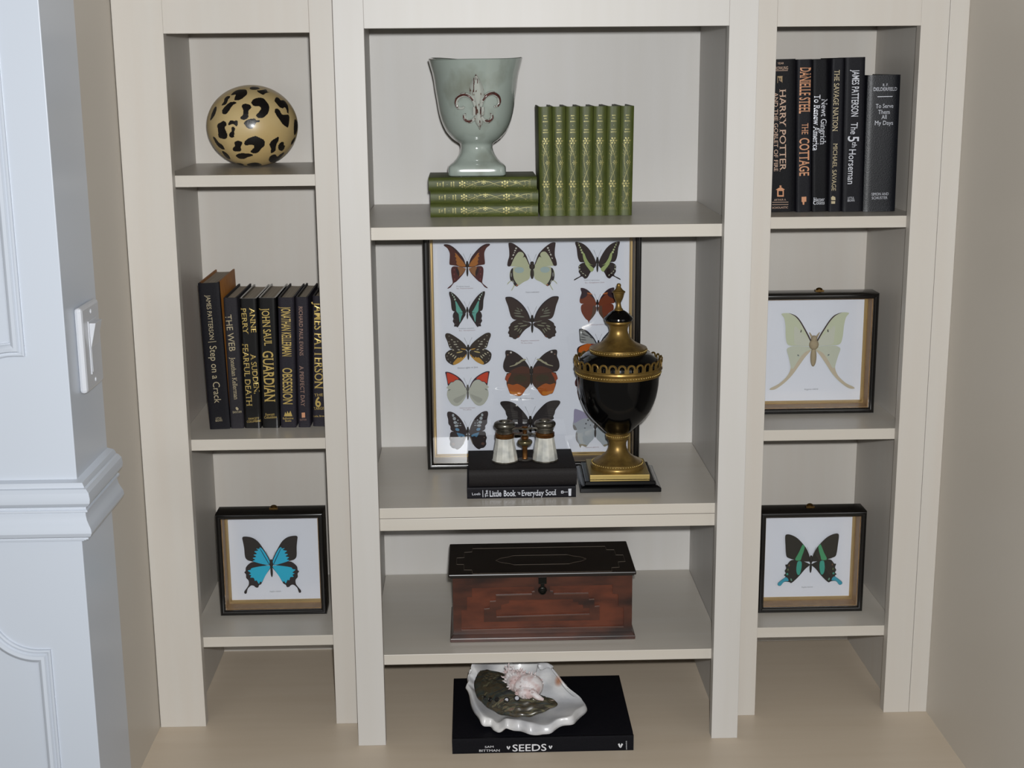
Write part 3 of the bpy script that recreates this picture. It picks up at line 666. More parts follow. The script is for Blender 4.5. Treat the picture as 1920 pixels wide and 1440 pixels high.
def polys(t, Wd, bulge, plist, matr, name, ref_y=None, yoff=0.00035):
    iw = t.matrix_world.inverted(); org = t.matrix_world.translation; m = MB()
    for pl in plist:
        q = []
        for u, v in pl:
            p = iw @ at(u, v, Y=ref_y if ref_y is not None else org.y); q.append((p.x, p.z))
        tri = tessellate_polygon([[Vector((a, b, 0)) for a, b in q]])
        m.add([(x, spine_y(max(-Wd / 2, min(Wd / 2, x)), Wd, bulge) - yoff, z) for x, z in q], [tuple(k) for k in tri])
    return m.build(name, matr, t, fix=False)

GOLD = mat('gold_foil', (206, 178, 104), 0.35, metal=0.55, spec=0.6)
PALEG = mat('pale_gold_foil', (186, 172, 140), 0.4, metal=0.4)
COPPER = mat('copper_foil', (204, 146, 108), 0.45, metal=0.15)
SILVER = mat('silver_foil', (206, 208, 216), 0.4, metal=0.3)
DIMGOLD = mat('dim_gold_foil', (146, 124, 92), 0.45, metal=0.4)
def cloth(name, c, r=0.6, c2=None): return mat(name, c, r, col2=c2 or tuple(min(255, k + 6) for k in c), scale=(400, 400, 400), bump=0.3, spec=0.15)
BLK = cloth('black_bookcloth', (19, 18, 23), 0.55); GRY = cloth('charcoal_bookcloth', (42, 40, 44), 0.6); GLS = mat('glossy_black_cover', (9, 9, 11), 0.25, coat=0.3); GR2 = cloth('dark_grey_bookcloth', (38, 35, 42), 0.55)
ORG = mat('orange_boards', (186, 122, 48), 0.6, col2=(170, 106, 38), scale=(60, 60, 60)); 

def zoomL(x, y): return (350 + x / 4.5, 500 + y / 4.5)
def zoomR(x, y): return (1430 + x / 4.5, 90 + y / 4.5)
def upright(label, bl, br, tl, tr, zs, yf, H, D, cover, group=None, **k):
    """bl/br: bottom corners of the spine in the photo, tl/tr: top corners; stands on height zs with its spine at depth yf"""
    a, b = at(bl[0], bl[1], Y=yf), at(br[0], br[1], Y=yf); c, d = at(tl[0], tl[1], Y=yf), at(tr[0], tr[1], Y=yf)
    Wd = ((b.x - a.x) + (d.x - c.x)) / 2
    x0 = (a.x + b.x) / 2; x1 = (c.x + d.x) / 2
    lean = math.atan2(x1 - x0, (c.z + d.z) / 2 - (a.z + b.z) / 2)
    t = thing('hardback_book', label, 'book', (x0, yf, zs + abs(math.sin(lean)) * Wd / 2 + 0.0002), (0, lean, 0), group)
    make_book(t, Wd, H, D, cover, **k)
    return t, Wd
GL = 'dark hardbacks on the left bookcase'
YL = 0.1665
L = zoomL
t, Wd = upright('tall black hardback with orange boards, its title beginning Step on', L(200, 1375), L(364, 1362), L(91, 150), L(272, 140), LB, YL - 0.004, 0.2395, 0.155, BLK, GL, boards=ORG, bulge=0.0010)
letters(t, Wd, 0.001, [('JAMES PATTERSON', L(180, 240), L(213, 615), 7.5), ('|', L(181, 638), L(250, 630), 0.9), ('Step on a Crack', L(222, 668), L(264, 1150), 11.5), ('LITTLE,', L(246, 1280), L(296, 1277), 3.2), ('BROWN', L(244, 1300), L(300, 1296), 3.6)], PALEG)
t, Wd = upright('thin charcoal hardback titled The Web', L(376, 1366), L(480, 1360), L(306, 268), L(426, 262), LB, YL, 0.2150, 0.150, GRY, GL)
letters(t, Wd, 0.002, [('THE WEB', L(350, 405), L(387, 712), 10.5), ('Jonathan Kellerman', L(388, 765), L(420, 1120), 7.8, True), ('BANTAM', L(390, 1228), L(462, 1224), 4)], PALEG)
polys(t, Wd, 0.002, [[L(412, 1190), L(424, 1182), L(440, 1200), L(430, 1212), L(418, 1206)]], PALEG, 'publisher_emblem')
t, Wd = upright('glossy black hardback with a serif gold title beside the thin charcoal one', L(492, 1362), L(628, 1356), L(443, 262), L(590, 256), LB, YL, 0.2135, 0.150, GLS, GL)
letters(t, Wd, 0.002, [('ANNE', L(549, 345), L(566, 555), 8.6, True), ('PERRY', L(478, 348), L(500, 570), 8.6, True), ('A SUDDEN,', L(558, 735), L(594, 1070), 8.8, True), ('FEARFUL DEATH', L(492, 650), L(530, 1175), 9.6, True), ('FAWCETT', L(522, 1284), L(612, 1278), 3.6), ('COLUMBINE', L(508, 1308), L(626, 1300), 3.6)], GOLD)
t, Wd = upright('glossy black hardback with the large gold title Guardian', L(645, 1360), L(780, 1354), L(598, 262), L(756, 256), LB, YL, 0.2140, 0.150, GLS, GL)
letters(t, Wd, 0.002, [('JOHN SAUL', L(662, 350), L(688, 665), 12.5, True, 0.006), ('GUARDIAN', L(684, 712), L(703, 1140), 17.5, True, 0.01), ('Fawcett', L(664, 1248), L(742, 1243), 4.4, True), ('Columbine', L(655, 1272), L(760, 1266), 4.4, True)], GOLD)
t, Wd = upright('dark grey hardback with the tall gold title Obsession', L(797, 1356), L(924, 1350), L(768, 260), L(905, 254), LB, YL, 0.2140, 0.150, GR2, GL)
letters(t, Wd, 0.002, [('JONATHAN KELLERMAN', L(835, 340), L(846, 755), 15.5, False, 0.008), ('OBSESSION', L(848, 855), L(854, 1160), 16, False, 0.012), ('Ballantine', L(812, 1280), L(900, 1277), 3.6), ('Books', L(832, 1300), L(882, 1298), 3.6)], GOLD)
polys(t, Wd, 0.002, [[L(822, 1262), L(832, 1225), L(842, 1245), L(850, 1218), L(862, 1240), L(876, 1215), L(892, 1262)]], GOLD, 'publisher_emblem')
t, Wd = upright('dark grey hardback with the small copper title A Perfect Day', L(942, 1350), L(1046, 1344), L(920, 252), L(1020, 248), LB, YL, 0.2145, 0.150, GR2, GL)
letters(t, Wd, 0.002, [('RICHARD PAUL EVANS', L(962, 335), L(969, 750), 6.2, True), ('A PERFECT DAY', L(968, 835), L(982, 1180), 6.6, True), ('DUTTON', L(956, 1292), L(1010, 1290), 3)], mat('brown_foil', (150, 118, 104), 0.45, metal=0.3))
polys(t, Wd, 0.002, [[L(970, 1232), L(998, 1230), L(1000, 1272), L(972, 1274)]], COPPER, 'publisher_emblem')
t, Wd = upright('black hardback half hidden by the wide bookcase post, with a big numeral six', L(1064, 1322), L(1190, 1316), L(1062, 236), L(1186, 230), LB, YL + 0.004, 0.2150, 0.150, GR2, GL)
letters(t, Wd, 0.002, [('JAMES PATTERSON', L(1112, 300), L(1116, 1030), 14.5, True, 0.006), ('THE', L(1076, 1083), L(1150, 1080), 4.6, True), ('6', L(1084, 1142), L(1132, 1140), 17, True, 0.02), ('TARGET', L(1072, 1197), L(1178, 1193), 4.6, True), ('Little, Brown', L(1070, 1262), L(1172, 1258), 3.2)], GOLD)

GRg = 'black hardbacks on the right bookcase'
R_ = zoomR; YR = 0.168
BL2 = cloth('black_cloth_cover', (13, 13, 17), 0.5); CH2 = cloth('grey_black_cover', (24, 24, 29), 0.5)
t, Wd = upright('very thick black hardback whose copper title is cut off by the bookcase post', R_(20, 1384), R_(268, 1382), R_(18, 98), R_(282, 96), RA, YR + 0.002, 0.2365, 0.160, BL2, GRg)
letters(t, Wd, 0.002, [('HARRY POTTER', R_(168, 348), R_(170, 1040), 10.5, True, 0.004), ('AND THE GOBLET OF FIRE', R_(112, 372), R_(112, 1040), 6.5, True), ('YEAR', R_(125, 130), R_(178, 128), 3.2), ('J. K. ROWLING', R_(60, 172), R_(214, 168), 5, True), ('#', R_(64, 192), R_(212, 190), 0.8), ('4', R_(138, 268), R_(156, 267), 5.5, True), ('ARTHUR A.', R_(95, 1282), R_(198, 1279), 3, True), ('#', R_(80, 1302), R_(216, 1300), 0.8), ('#', R_(80, 1322), R_(216, 1320), 0.8), ('SCHOLASTIC', R_(80, 1348), R_(214, 1344), 3.2, True)], mat('pale_copper_foil', (196, 164, 142), 0.45, metal=0.1))
polys(t, Wd, 0.002, [[R_(110, 1196), R_(150, 1172), R_(188, 1194), R_(178, 1196), R_(178, 1254), R_(122, 1254), R_(122, 1198)], [R_(142, 1172), R_(142, 1160), R_(158, 1160), R_(158, 1172)]], COPPER, 'publisher_emblem')
polys(t, Wd, 0.002, [[R_(134, 1206), R_(168, 1206), R_(168, 1242), R_(134, 1242)]], BL2, 'emblem_window', yoff=0.0005)
polys(t, Wd, 0.002, [[R_(124, 238), R_(170, 236), R_(170, 240), R_(128, 242), R_(128, 294), R_(166, 294), R_(166, 240), R_(170, 236), R_(170, 298), R_(124, 298)]], DIMGOLD, 'numeral_box')
t, Wd = upright('black hardback with the bright copper title The Cottage', R_(284, 1372), R_(410, 1370), R_(292, 102), R_(416, 100), RA, YR, 0.2365, 0.155, CH2, GRg)
letters(t, Wd, 0.002, [('DANIELLE STEEL', R_(362, 165), R_(352, 552), 17.5, True, 0.012), ('THE', R_(358, 635), R_(356, 728), 10.5, True), ('COTTAGE', R_(352, 760), R_(350, 1078), 16, True, 0.012)], COPPER)
polys(t, Wd, 0.002, [[R_(328, 1256), R_(368, 1254), R_(368, 1296), R_(352, 1298), R_(350, 1322), R_(338, 1322), R_(336, 1300), R_(328, 1298)]], COPPER, 'publisher_emblem')
t, Wd = upright('black hardback with white two-line title To Renew America', R_(418, 1376), R_(546, 1374), R_(422, 100), R_(556, 98), RA, YR + 0.001, 0.2362, 0.155, BL2, GRg)
letters(t, Wd, 0.002, [('Newt Gingrich', R_(522, 430), R_(508, 815), 9.6, True), ('To Renew America', R_(462, 395), R_(447, 865), 9.8, True, 0.004), ('Harper', R_(430, 1278), R_(522, 1275), 6.2, True), ('Collins', R_(428, 1306), R_(522, 1303), 6.2, True)], SILVER)
t, Wd = upright('slim black hardback with pale gold lettering between two wider ones', R_(556, 1378), R_(660, 1376), R_(586, 110), R_(690, 108), RA, YR, 0.2375, 0.155, CH2, GRg)
letters(t, Wd, 0.002, [('THE SAVAGE NATION', R_(628, 185), R_(610, 702), 8.4, True), ('MICHAEL SAVAGE', R_(614, 805), R_(599, 1205), 7, True)], PALEG)
polys(t, Wd, 0.002, [[R_(576, 1262), R_(590, 1248), R_(612, 1258), R_(614, 1284), R_(580, 1284)], [R_(578, 1292), R_(612, 1292), R_(610, 1314), R_(578, 1314)]], PALEG, 'publisher_emblem')
t, Wd = upright('tallest black hardback of the right row, with white letters and a large numeral 5', R_(674, 1384), R_(838, 1382), R_(702, 88), R_(868, 86), RA, YR - 0.004, 0.2390, 0.160, CH2, GRg)
letters(t, Wd, 0.002, [('JAMES PATTERSON', R_(786, 183), R_(776, 578), 11.5, False, 0.008), ('The', R_(774, 628), R_(768, 728), 11, False, 0.004), ('5', R_(766, 745), R_(764, 790), 18, False, 0.01), ('th', R_(776, 792), R_(772, 838), 8, False, 0.004), ('Horseman', R_(758, 856), R_(744, 1148), 11.5, False, 0.004), ('LITTLE,', R_(718, 1266), R_(772, 1264), 3.4), ('BROWN', R_(716, 1288), R_(774, 1286), 3.6)], SILVER)
t, Wd = upright('shorter thick black hardback at the right end, titled To Serve Them All My Days', R_(856, 1374), R_(1112, 1370), R_(884, 232), R_(1176, 228), RA, YR - 0.006, 0.2120, 0.150, mat('black_leatherette', (20, 22, 28), 0.42, bump=0.5, scale=(500, 500, 500)), GRg, bulge=0.0029)
letters(t, Wd, 0.0029, [('R. F.', R_(1012, 312), R_(1060, 311), 4.5, True), ('DELDERFIELD', R_(936, 348), R_(1134, 345), 5.6, True), ('#', R_(968, 411), R_(1096, 408), 1.2), ('To Serve', R_(954, 490), R_(1102, 487), 6.6, True), ('Them', R_(974, 540), R_(1074, 538), 6.6, True), ('All', R_(1000, 583), R_(1048, 581), 6.6, True), ('My Days', R_(944, 632), R_(1100, 630), 6.8, True), ('SIMON AND', R_(918, 1234), R_(1062, 1230), 4.4, True), ('SCHUSTER', R_(920, 1266), R_(1054, 1262), 4.4, True)], SILVER)

# seven upright green volumes and three lying ones of the same set
GREEN = mat('green_bookcloth', (80, 88, 36), 0.5, col2=(66, 74, 30), scale=(160, 160, 40), bump=0.3, spec=0.4)
TOOL = mat('gilt_tooling', (146, 138, 80), 0.4, metal=0.35)
GW, GH, GD, GB = 0.0205, 0.1690, 0.118, 0.0032
def tooling_mesh():
    rnd = random.Random(4); m = MB()
    def P(x, z): return (x, spine_y(x, GW, GB) - 0.0003, z)
    def blob(x, z, r, k=6):
        m.add([P(x + r * math.cos(2 * math.pi * i / k), z + r * math.sin(2 * math.pi * i / k)) for i in range(k)], [tuple(range(k))])
    def strip(pts, wd):
        for a, b in zip(pts, pts[1:]):
            d = Vector((b[0] - a[0], b[1] - a[1])); n = Vector((-d.y, d.x)).normalized() * wd / 2
            m.add([P(a[0] + n.x, a[1] + n.y), P(b[0] + n.x, b[1] + n.y), P(b[0] - n.x, b[1] - n.y), P(a[0] - n.x, a[1] - n.y)], [(0, 1, 2, 3)])
    def flower(x, z, r):
        for i in range(6):
            a = i * math.pi / 3; strip([(x, z), (x + r * math.cos(a), z + r * math.sin(a))], 0.0004)
            blob(x + r * math.cos(a), z + r * math.sin(a), r * 0.33, 5)
        blob(x, z, r * 0.3)
    for i, wd in enumerate((0.0018, 0.0018)): pass
    for z, wdt in ((0.155, 0.006), (0.151, 0.004), (0.1462, 0.0085), (0.1335, 0.0075), (0.1298, 0.009)):
        n = max(3, int(wdt / 0.0012))
        for k in range(n):
            x = -wdt / 2 + wdt * (k + 0.5) / n
            strip([(x, z - 0.0008), (x, z + 0.0008)], 0.0006); 
            if rnd.random() < 0.7: strip([(x - 0.0004, z + 0.0008 * rnd.choice((-1, 0, 1))), (x + 0.0006, z + 0.0008 * rnd.choice((-1, 0, 1)))], 0.0004)
    blob(0, 0.140, 0.0005)
    flower(0, 0.1165, 0.0042); flower(0.003, 0.083, 0.0028); flower(-0.0005, 0.050, 0.0046); flower(0.002, 0.0335, 0.0020)
    stem = [(0.0045 * math.sin(z * 95.0), z) for z in [0.014 + 0.0045 * i for i in range(24)]]
    strip(stem, 0.00045)
    stem2 = [(-0.0040 * math.sin(z * 80.0 + 0.8), z) for z in [0.018 + 0.0045 * i for i in range(22)]]
    strip(stem2, 0.0003)
    for i in range(46):
        z = 0.014 + 0.106 * rnd.random(); x = (rnd.random() - 0.5) * 0.0135
        blob(x, z, 0.0003 + 0.0004 * rnd.random(), 5)
        if rnd.random() < 0.45: strip([(x, z), (x * 0.4, z - 0.003)], 0.00025)
    for z in (0.0095, 0.0080, 0.0050): strip([(-0.0072, z), (0.0072, z)], 0.0003)
    for k in range(7): strip([(-0.006 + 0.002 * k, 0.0095), (-0.006 + 0.002 * k, 0.013 + 0.001 * (k % 2))], 0.00035)
    return m
proto = thing('green_gilt_book', 'first upright green gilt book, next to the lying stack under the cup', 'book', (0, 0, 0), (0, 0, 0), 'green gilt books standing upright')
make_book(proto, GW, GH, GD, GREEN, bulge=GB, bt=0.0022, inset=0.003)
tooling_mesh().build('gilt_tooling', TOOL, proto, fix=False)
def dup(root, loc, rot, label, group):
    r = root.copy(); col.objects.link(r); r.location = loc; r.rotation_euler = rot; r['label'] = label; r['group'] = group
    for ch in list(root.children):
        c = ch.copy(); col.objects.link(c); c.parent = r
    return r
names = ['', 'second upright green gilt book from the lying stack', 'third upright green gilt book from the lying stack', 'middle one of the seven upright green gilt books', 'third upright green gilt book from the free right end of the row', 'second upright green gilt book from the free right end of the row', 'last upright green gilt book at the free right end of the row']
YG = 0.150
for i in range(7):
    bx = 0.2665 + i * 0.02065; lean = math.radians(-0.9 + 0.42 * i * 0.9)
    tx = 0.2560 + 0.0105 + i * 0.0212
    lean = math.atan2((0.2643 + i * 0.02135) - bx, GH)
    loc = (bx, YG + 0.0008 * ((i * 3) % 4) / 3, C1 + abs(math.sin(lean)) * GW / 2 + 0.0002)
    if i == 0: proto.location = loc; proto.rotation_euler = (0, lean, 0)
    else: dup(proto, loc, (0, lean, 0), names[i], 'green gilt books standing upright')
flat = [('bottom green gilt book of the lying stack under the cup', 0.2530, 0.153, 0.0), ('middle green gilt book of the lying stack under the cup', 0.2535, 0.153, 0.0), ('top green gilt book of the lying stack, touching the cup foot', 0.2510, 0.151, 0.006)]
for i, (lb, x1, y, rz) in enumerate(flat):
    dup(proto, (x1, y, C1 + 0.0103 + i * 0.0207), (0, -math.pi / 2, rz), lb, 'green gilt books lying in a stack')
# local z of a lying book points to -X: place by its tail end
for o in [o for o in col.objects if o.get('group') == 'green gilt books lying in a stack']:
    pass

# two books under the opera glasses
def lying(label, xl, xr, y, z, Wd, D, cover, rz=0.0, boards=None, **k):
    t = thing('hardback_book', label, 'book', (xr, y, z + Wd / 2), (0, -math.pi / 2, 0))
    t.rotation_mode = 'XYZ'
    M = Matrix.Rotation(rz, 4, 'Z') @ Matrix.Rotation(-math.pi / 2, 4, 'Y')
    t.rotation_euler = M.to_euler(); bpy.context.view_layer.update()
    make_book(t, Wd, xr - xl, D, cover, boards=boards, **k)
    return t
def zS(x, y): return (860 + x / 8.0, 780 + y / 8.0)
t = lying('slim black book with white spine lettering, lowest under the opera glasses', 0.1350, 0.3068, 0.0625, C2 + 0.0003, 0.0178, 0.125, BLK, bulge=0.0006)
letters(t, 0.0178, 0.0006, [('Loeb', zS(198, 1170), zS(326, 1166), 4, True), ('#', zS(362, 1112), zS(364, 1216), 0.9), ('The', zS(420, 1216), zS(414, 1112), 5.0, True, 0.01), ('Little', zS(460, 1166), zS(640, 1160), 10.0, True, 0.012), ('Book', zS(678, 1160), zS(858, 1156), 10.0, True, 0.012), ('of', zS(906, 1180), zS(902, 1136), 4.5, True, 0.01), ('Everyday', zS(946, 1156), zS(1282, 1150), 9.6, True, 0.006), ('Soul', zS(1304, 1148), zS(1462, 1142), 9.6, True, 0.006), ('#', zS(1560, 1140), zS(1636, 1138), 0.8)], SILVER, ref_y=0.0625)
polys(t, 0.0178, 0.0006, [[zS(1644, 1090), zS(1690, 1088), zS(1686, 1196), zS(1650, 1198)], [zS(1536, 1122), zS(1570, 1120), zS(1572, 1160), zS(1536, 1160)]], SILVER, 'publisher_emblem', ref_y=0.0625)
polys(t, 0.0178, 0.0006, [[zS(1546, 1132), zS(1562, 1131), zS(1562, 1149), zS(1546, 1150)]], BLK, 'emblem_window', ref_y=0.0625, yoff=0.0005)
DKC = cloth('worn_black_cloth', (32, 29, 29), 0.6)
lying('thicker worn black cloth book with a blank spine, directly under the opera glasses', 0.1385, 0.3085, 0.0665, C2 + 0.0185, 0.0272, 0.118, DKC, rz=0.012, bulge=0.0035, joint=0.002)

# large black book under the shells
def zQ(x, y): return (840 + x / 5.3333, 1240 + y / 5.3333)
t = lying('large black book titled Seeds lying on the ledge under the shells', 0.1062, 0.3912, -0.0345, 0.0003, 0.0255, 0.2225, cloth('black_linen', (10, 10, 16), 0.6), bulge=0.0004, bt=0.0032)
letters(t, 0.0255, 0.0004, [('SAM', zQ(368, 856), zQ(458, 852), 4.1, True), ('BITTMAN', zQ(312, 893), zQ(520, 890), 4.5, True), ('SEEDS', zQ(645, 866), zQ(984, 859), 14.6, True, 0.008), ('WINGS', zQ(1786, 884), zQ(1783, 795), 2.2)], mat('white_foil', (222, 222, 226), 0.5), ref_y=-0.0345, mpx=0.00078)
def leafmark(cx, cy, s): return [[zQ(cx + a * s, cy + b * s) for a, b in pl] for pl in ([(-18, -12), (-6, -18), (0, -4), (2, 18), (-8, 10)], [(4, -4), (10, -18), (22, -12), (8, 14), (3, 18)])]
polys(t, 0.0255, 0.0004, leafmark(603, 864, 1.0) + leafmark(1023, 858, 1.0) + leafmark(1722, 842, 1.3), mat('white_foil', (222, 222, 226), 0.5), 'seedling_marks', ref_y=-0.0345)

# ------------------------------------------------------------------ leopard-spotted ball
import numpy as np
from mathutils.bvhtree import BVHTree
def px_of(P):
    d = Vector(P) - CAM; c = d.dot(FWD)
    return 960 + FPX * d.dot(RIGHT) / c, 720 - FPX * d.dot(UP) / c
def inside(px, py, poly):
    r = np.zeros(len(px), bool); n = len(poly)
    for i in range(n):
        x0, y0 = poly[i - 1]; x1, y1 = poly[i]
        c = ((y0 > py) != (y1 > py))
        with np.errstate(divide='ignore', invalid='ignore'):
            xi = (x1 - x0) * (py - y0) / (y1 - y0 + 1e-12) + x0
        r ^= c & (px < xi)
    return r
bc = Vector((-0.2075, 0.285, 0.8953 + 0.0655)); br = (0.0735, 0.0735, 0.0655)
SPOTS = [[(745, 130), (790, 105), (870, 110), (905, 140), (830, 155), (770, 150)], [(865, 165), (900, 165), (960, 155), (1010, 150), (1030, 185), (1065, 192), (1000, 210), (965, 235), (925, 220), (880, 195)],
    [(450, 235), (500, 185), (580, 152), (690, 155), (705, 220), (660, 270), (600, 310), (540, 325), (500, 310), (525, 235), (480, 240)], [(430, 255), (435, 275), (405, 310), (385, 365), (350, 395), (300, 400), (335, 345), (350, 290), (395, 255)],
    [(530, 350), (535, 370), (480, 400), (430, 470), (385, 530), (340, 545), (308, 520), (318, 465), (370, 405), (430, 355), (490, 345)], [(690, 378), (750, 395), (772, 440), (730, 490), (722, 560), (728, 590), (670, 632), (620, 625), (600, 595), (645, 540), (640, 470), (620, 420), (640, 385)],
    [(775, 345), (820, 300), (900, 280), (970, 295), (1010, 340), (1040, 380), (1060, 440), (1040, 520), (1000, 570), (940, 605), (880, 600), (850, 560), (900, 500), (925, 455), (905, 420), (840, 418), (790, 395)],
    [(1160, 280), (1200, 280), (1240, 320), (1290, 325), (1330, 365), (1360, 430), (1362, 530), (1345, 520), (1325, 460), (1300, 430), (1270, 450), (1220, 430), (1170, 370), (1142, 330)], [(1150, 465), (1190, 455), (1225, 485), (1255, 540), (1300, 555), (1360, 552), (1378, 610), (1360, 740), (1330, 745), (1270, 700), (1205, 610), (1150, 520)],
    [(655, 680), (700, 635), (790, 612), (830, 615), (860, 640), (900, 640), (905, 665), (850, 680), (825, 730), (780, 775), (720, 770), (675, 725)], [(240, 700), (290, 670), (340, 650), (380, 690), (375, 720), (350, 760), (380, 830), (390, 900), (360, 935), (300, 930), (250, 900), (248, 820), (232, 740)],
    [(410, 690), (440, 645), (500, 648), (550, 645), (562, 690), (540, 735), (510, 720), (480, 700), (440, 710), (412, 720)], [(460, 755), (490, 745), (515, 775), (500, 830), (500, 900), (460, 915), (420, 890), (430, 845), (460, 810)],
    [(520, 975), (570, 965), (625, 985), (625, 1020), (605, 1060), (610, 1120), (560, 1138), (490, 1125), (480, 1080), (510, 1050), (502, 1000)], [(660, 1005), (690, 950), (780, 905), (850, 892), (910, 920), (980, 960), (980, 1040), (930, 1090), (880, 1150), (810, 1165), (758, 1135), (810, 1080), (815, 1040), (750, 1030), (690, 1040)],
    [(530, 1195), (590, 1165), (700, 1165), (770, 1175), (800, 1200), (720, 1225), (660, 1252), (590, 1250), (545, 1225)], [(1180, 910), (1208, 910), (1205, 960), (1165, 1040), (1155, 1120), (1100, 1160), (1080, 1150), (1085, 1090), (1062, 1030), (1090, 970)],
    [(1250, 985), (1285, 985), (1290, 1030), (1308, 1050), (1280, 1110), (1245, 1125), (1205, 1100), (1200, 1050), (1220, 1010)], [(1050, 1260), (1080, 1205), (1150, 1180), (1185, 1215), (1230, 1180), (1290, 1145), (1290, 1170), (1240, 1230), (1180, 1290), (1090, 1310), (1060, 1290)],
    [(165, 905), (200, 915), (250, 985), (320, 1040), (352, 1100), (310, 1100), (240, 1050), (190, 970)], [(305, 1130), (350, 1140), (410, 1190), (440, 1250), (400, 1250), (345, 1200)], [(205, 420), (222, 450), (200, 540), (150, 620), (120, 640), (130, 580), (165, 480)],
    [(1455, 640), (1490, 640), (1515, 700), (1500, 800), (1465, 875), (1448, 830)], [(1460, 910), (1468, 930), (1440, 1000), (1405, 1030), (1410, 980)], [(540, 1320), (600, 1320), (655, 1345), (620, 1355), (570, 1340)], [(700, 1345), (760, 1320), (860, 1312), (940, 1345), (880, 1368), (760, 1370)]]
NS, NRg = 420, 250
vs = []
for j in range(NRg + 1):
    ph = math.pi * j / NRg
    for k in range(NS):
        a = 2 * math.pi * k / NS
        vs.append((br[0] * math.sin(ph) * math.cos(a), br[1] * math.sin(ph) * math.sin(a), -br[2] * math.cos(ph)))
fs = []; cen = []
for j in range(NRg):
    for k in range(NS):
        fs.append((j * NS + k, j * NS + (k + 1) % NS, (j + 1) * NS + (k + 1) % NS, (j + 1) * NS + k))
V = np.array(vs); F = np.array(fs); Cn = V[F].mean(axis=1)
flip = np.where(Cn[:, 1] > 0.012, -1.0, 1.0)                       # the far side carries the same kind of spots, turned half round
Cx = Cn.copy(); Cx[:, 0] *= flip; Cx[:, 1] *= flip
D = Cx + np.array(bc) - np.array(CAM); c_ = D @ np.array(FWD)
u_ = 960 + FPX * (D @ np.array(RIGHT)) / c_; v_ = 720 - FPX * (D @ np.array(UP)) / c_
X_ = (u_ - 380) * 8.468; Y_2 = (v_ - 150) * 8.468
msk = np.zeros(len(F), bool)
for p in SPOTS: msk |= inside(X_, Y_2, smoothloop(p, 4))
t = thing('spotted_ball', 'polished tan ball with black leopard spots on the top left shelf', 'decorative ball', bc - Vector((0, 0, br[2])))
m = MB(); m.v = [(x, y, z + br[2]) for x, y, z in vs]; m.f = fs; m.m = [int(b) for b in msk]
m.build('ball', [mat('tan_varnish', (214, 190, 138), 0.42, coat=0.35, coat_rough=0.2, col2=(202, 174, 118), scale=(9, 9, 9)), mat('black_spot_paint', (20, 17, 17), 0.38, coat=0.3, coat_rough=0.2, bump=0.6, bscale=(300, 300, 300), scale=(1, 1, 1))], t, smooth=True, angle=60)

# ------------------------------------------------------------------ glazed cup with fleur-de-lis
ccx, ccy, cz0 = 0.1580, 0.2130, C1 + 0.0626
GLZ = mat('sage_glaze', (166, 177, 169), 0.12, coat=1.0, coat_rough=0.03, col2=(112, 112, 94), scale=(20, 20, 14), lo=0.5, hi=0.85, bump=0.12, bscale=(60, 60, 40))
GLZD = mat('sage_glaze_relief', (184, 188, 180), 0.15, coat=1.0, coat_rough=0.04, col2=(92, 66, 54), scale=(260, 260, 110), lo=0.56, hi=0.64, bump=0.3)
RUST = mat('rust_glaze', (92, 42, 34), 0.25, coat=0.8, col2=(60, 28, 26), scale=(200, 200, 200))
pr0 = [(386, 95), (372, 150), (355, 210), (344, 270), (337, 330), (328, 390), (319, 450), (312, 500), (303, 550), (290, 600), (274, 645), (250, 695), (228, 725), (200, 757), (170, 780), (146, 795), (136, 808), (133, 835), (140, 865), (152, 893), (172, 925), (196, 950), (220, 968), (234, 985), (238, 998), (239, 1040), (238, 1055), (230, 1064)]
def cz(y): return 0.1792 - (y - 95) * (0.1792 / 969)
def ce(y): return 2.0 if y < 850 else min(9.0, 2.0 + (y - 850) / 135.0 * 7.0)
prof = [(hw * 0.0001928, cz(y), ce(y)) for hw, y in pr0][::-1]
inner = [(prof[-1][0] - 0.0015, prof[-1][1] + 0.0012)] + [((hw - 30) * 0.0001928, cz(y)) for hw, y in pr0[:15]] + [(0.012, cz(790)), (0.0, cz(792))]
def wave(a, j):
    k = len(prof) - 1 - j if j < len(prof) else j - len(prof)
    return (0.0016 * math.sin(2 * a + 2.2) + 0.0009 * math.sin(3 * a + 0.6)) * max(0.0, 1 - abs(k) / 4.0)
t = thing('footed_cup', 'sage green glazed footed cup with a fleur-de-lis, on the lying green books', 'cup', (ccx, ccy, cz0))
m = MB(); m.lathe(prof + [p + (2.0,) for p in inner], 96, wave=wave, cap=False); m.add([(0, 0, 0.0002)], [])
n0 = len(m.v); ring0 = [i for i in range(96)]; m.f.append(tuple(ring0[::-1])); m.m.append(0)
m.build('cup_body', GLZ, t, smooth=True, angle=50)
def cup_r(z):
    ps = sorted([(cz(y), hw * 0.0001928) for hw, y in pr0])
    for (a, b), (c, d) in zip(ps, ps[1:]):
        if a <= z <= c: return b + (d - b) * (z - a) / (c - a)
    return ps[-1][1]
def z5(x, y): return (790 + x / 4.363, 90 + y / 4.363)
def on_cup(x, y, h=0.0):
    u, v = z5(x, y); Yp = ccy - 0.06
    for _ in range(4):
        p = at(u, v, Y=Yp); r = cup_r(p.z - cz0); dx = p.x - ccx
        Yp = ccy - math.sqrt(max(1e-6, r * r - dx * dx))
    p = at(u, v, Y=Yp); nrm = Vector((p.x - ccx, Yp - ccy, 0)).normalized()
    return p - Vector((ccx, ccy, cz0)) + nrm * h
m = MB()
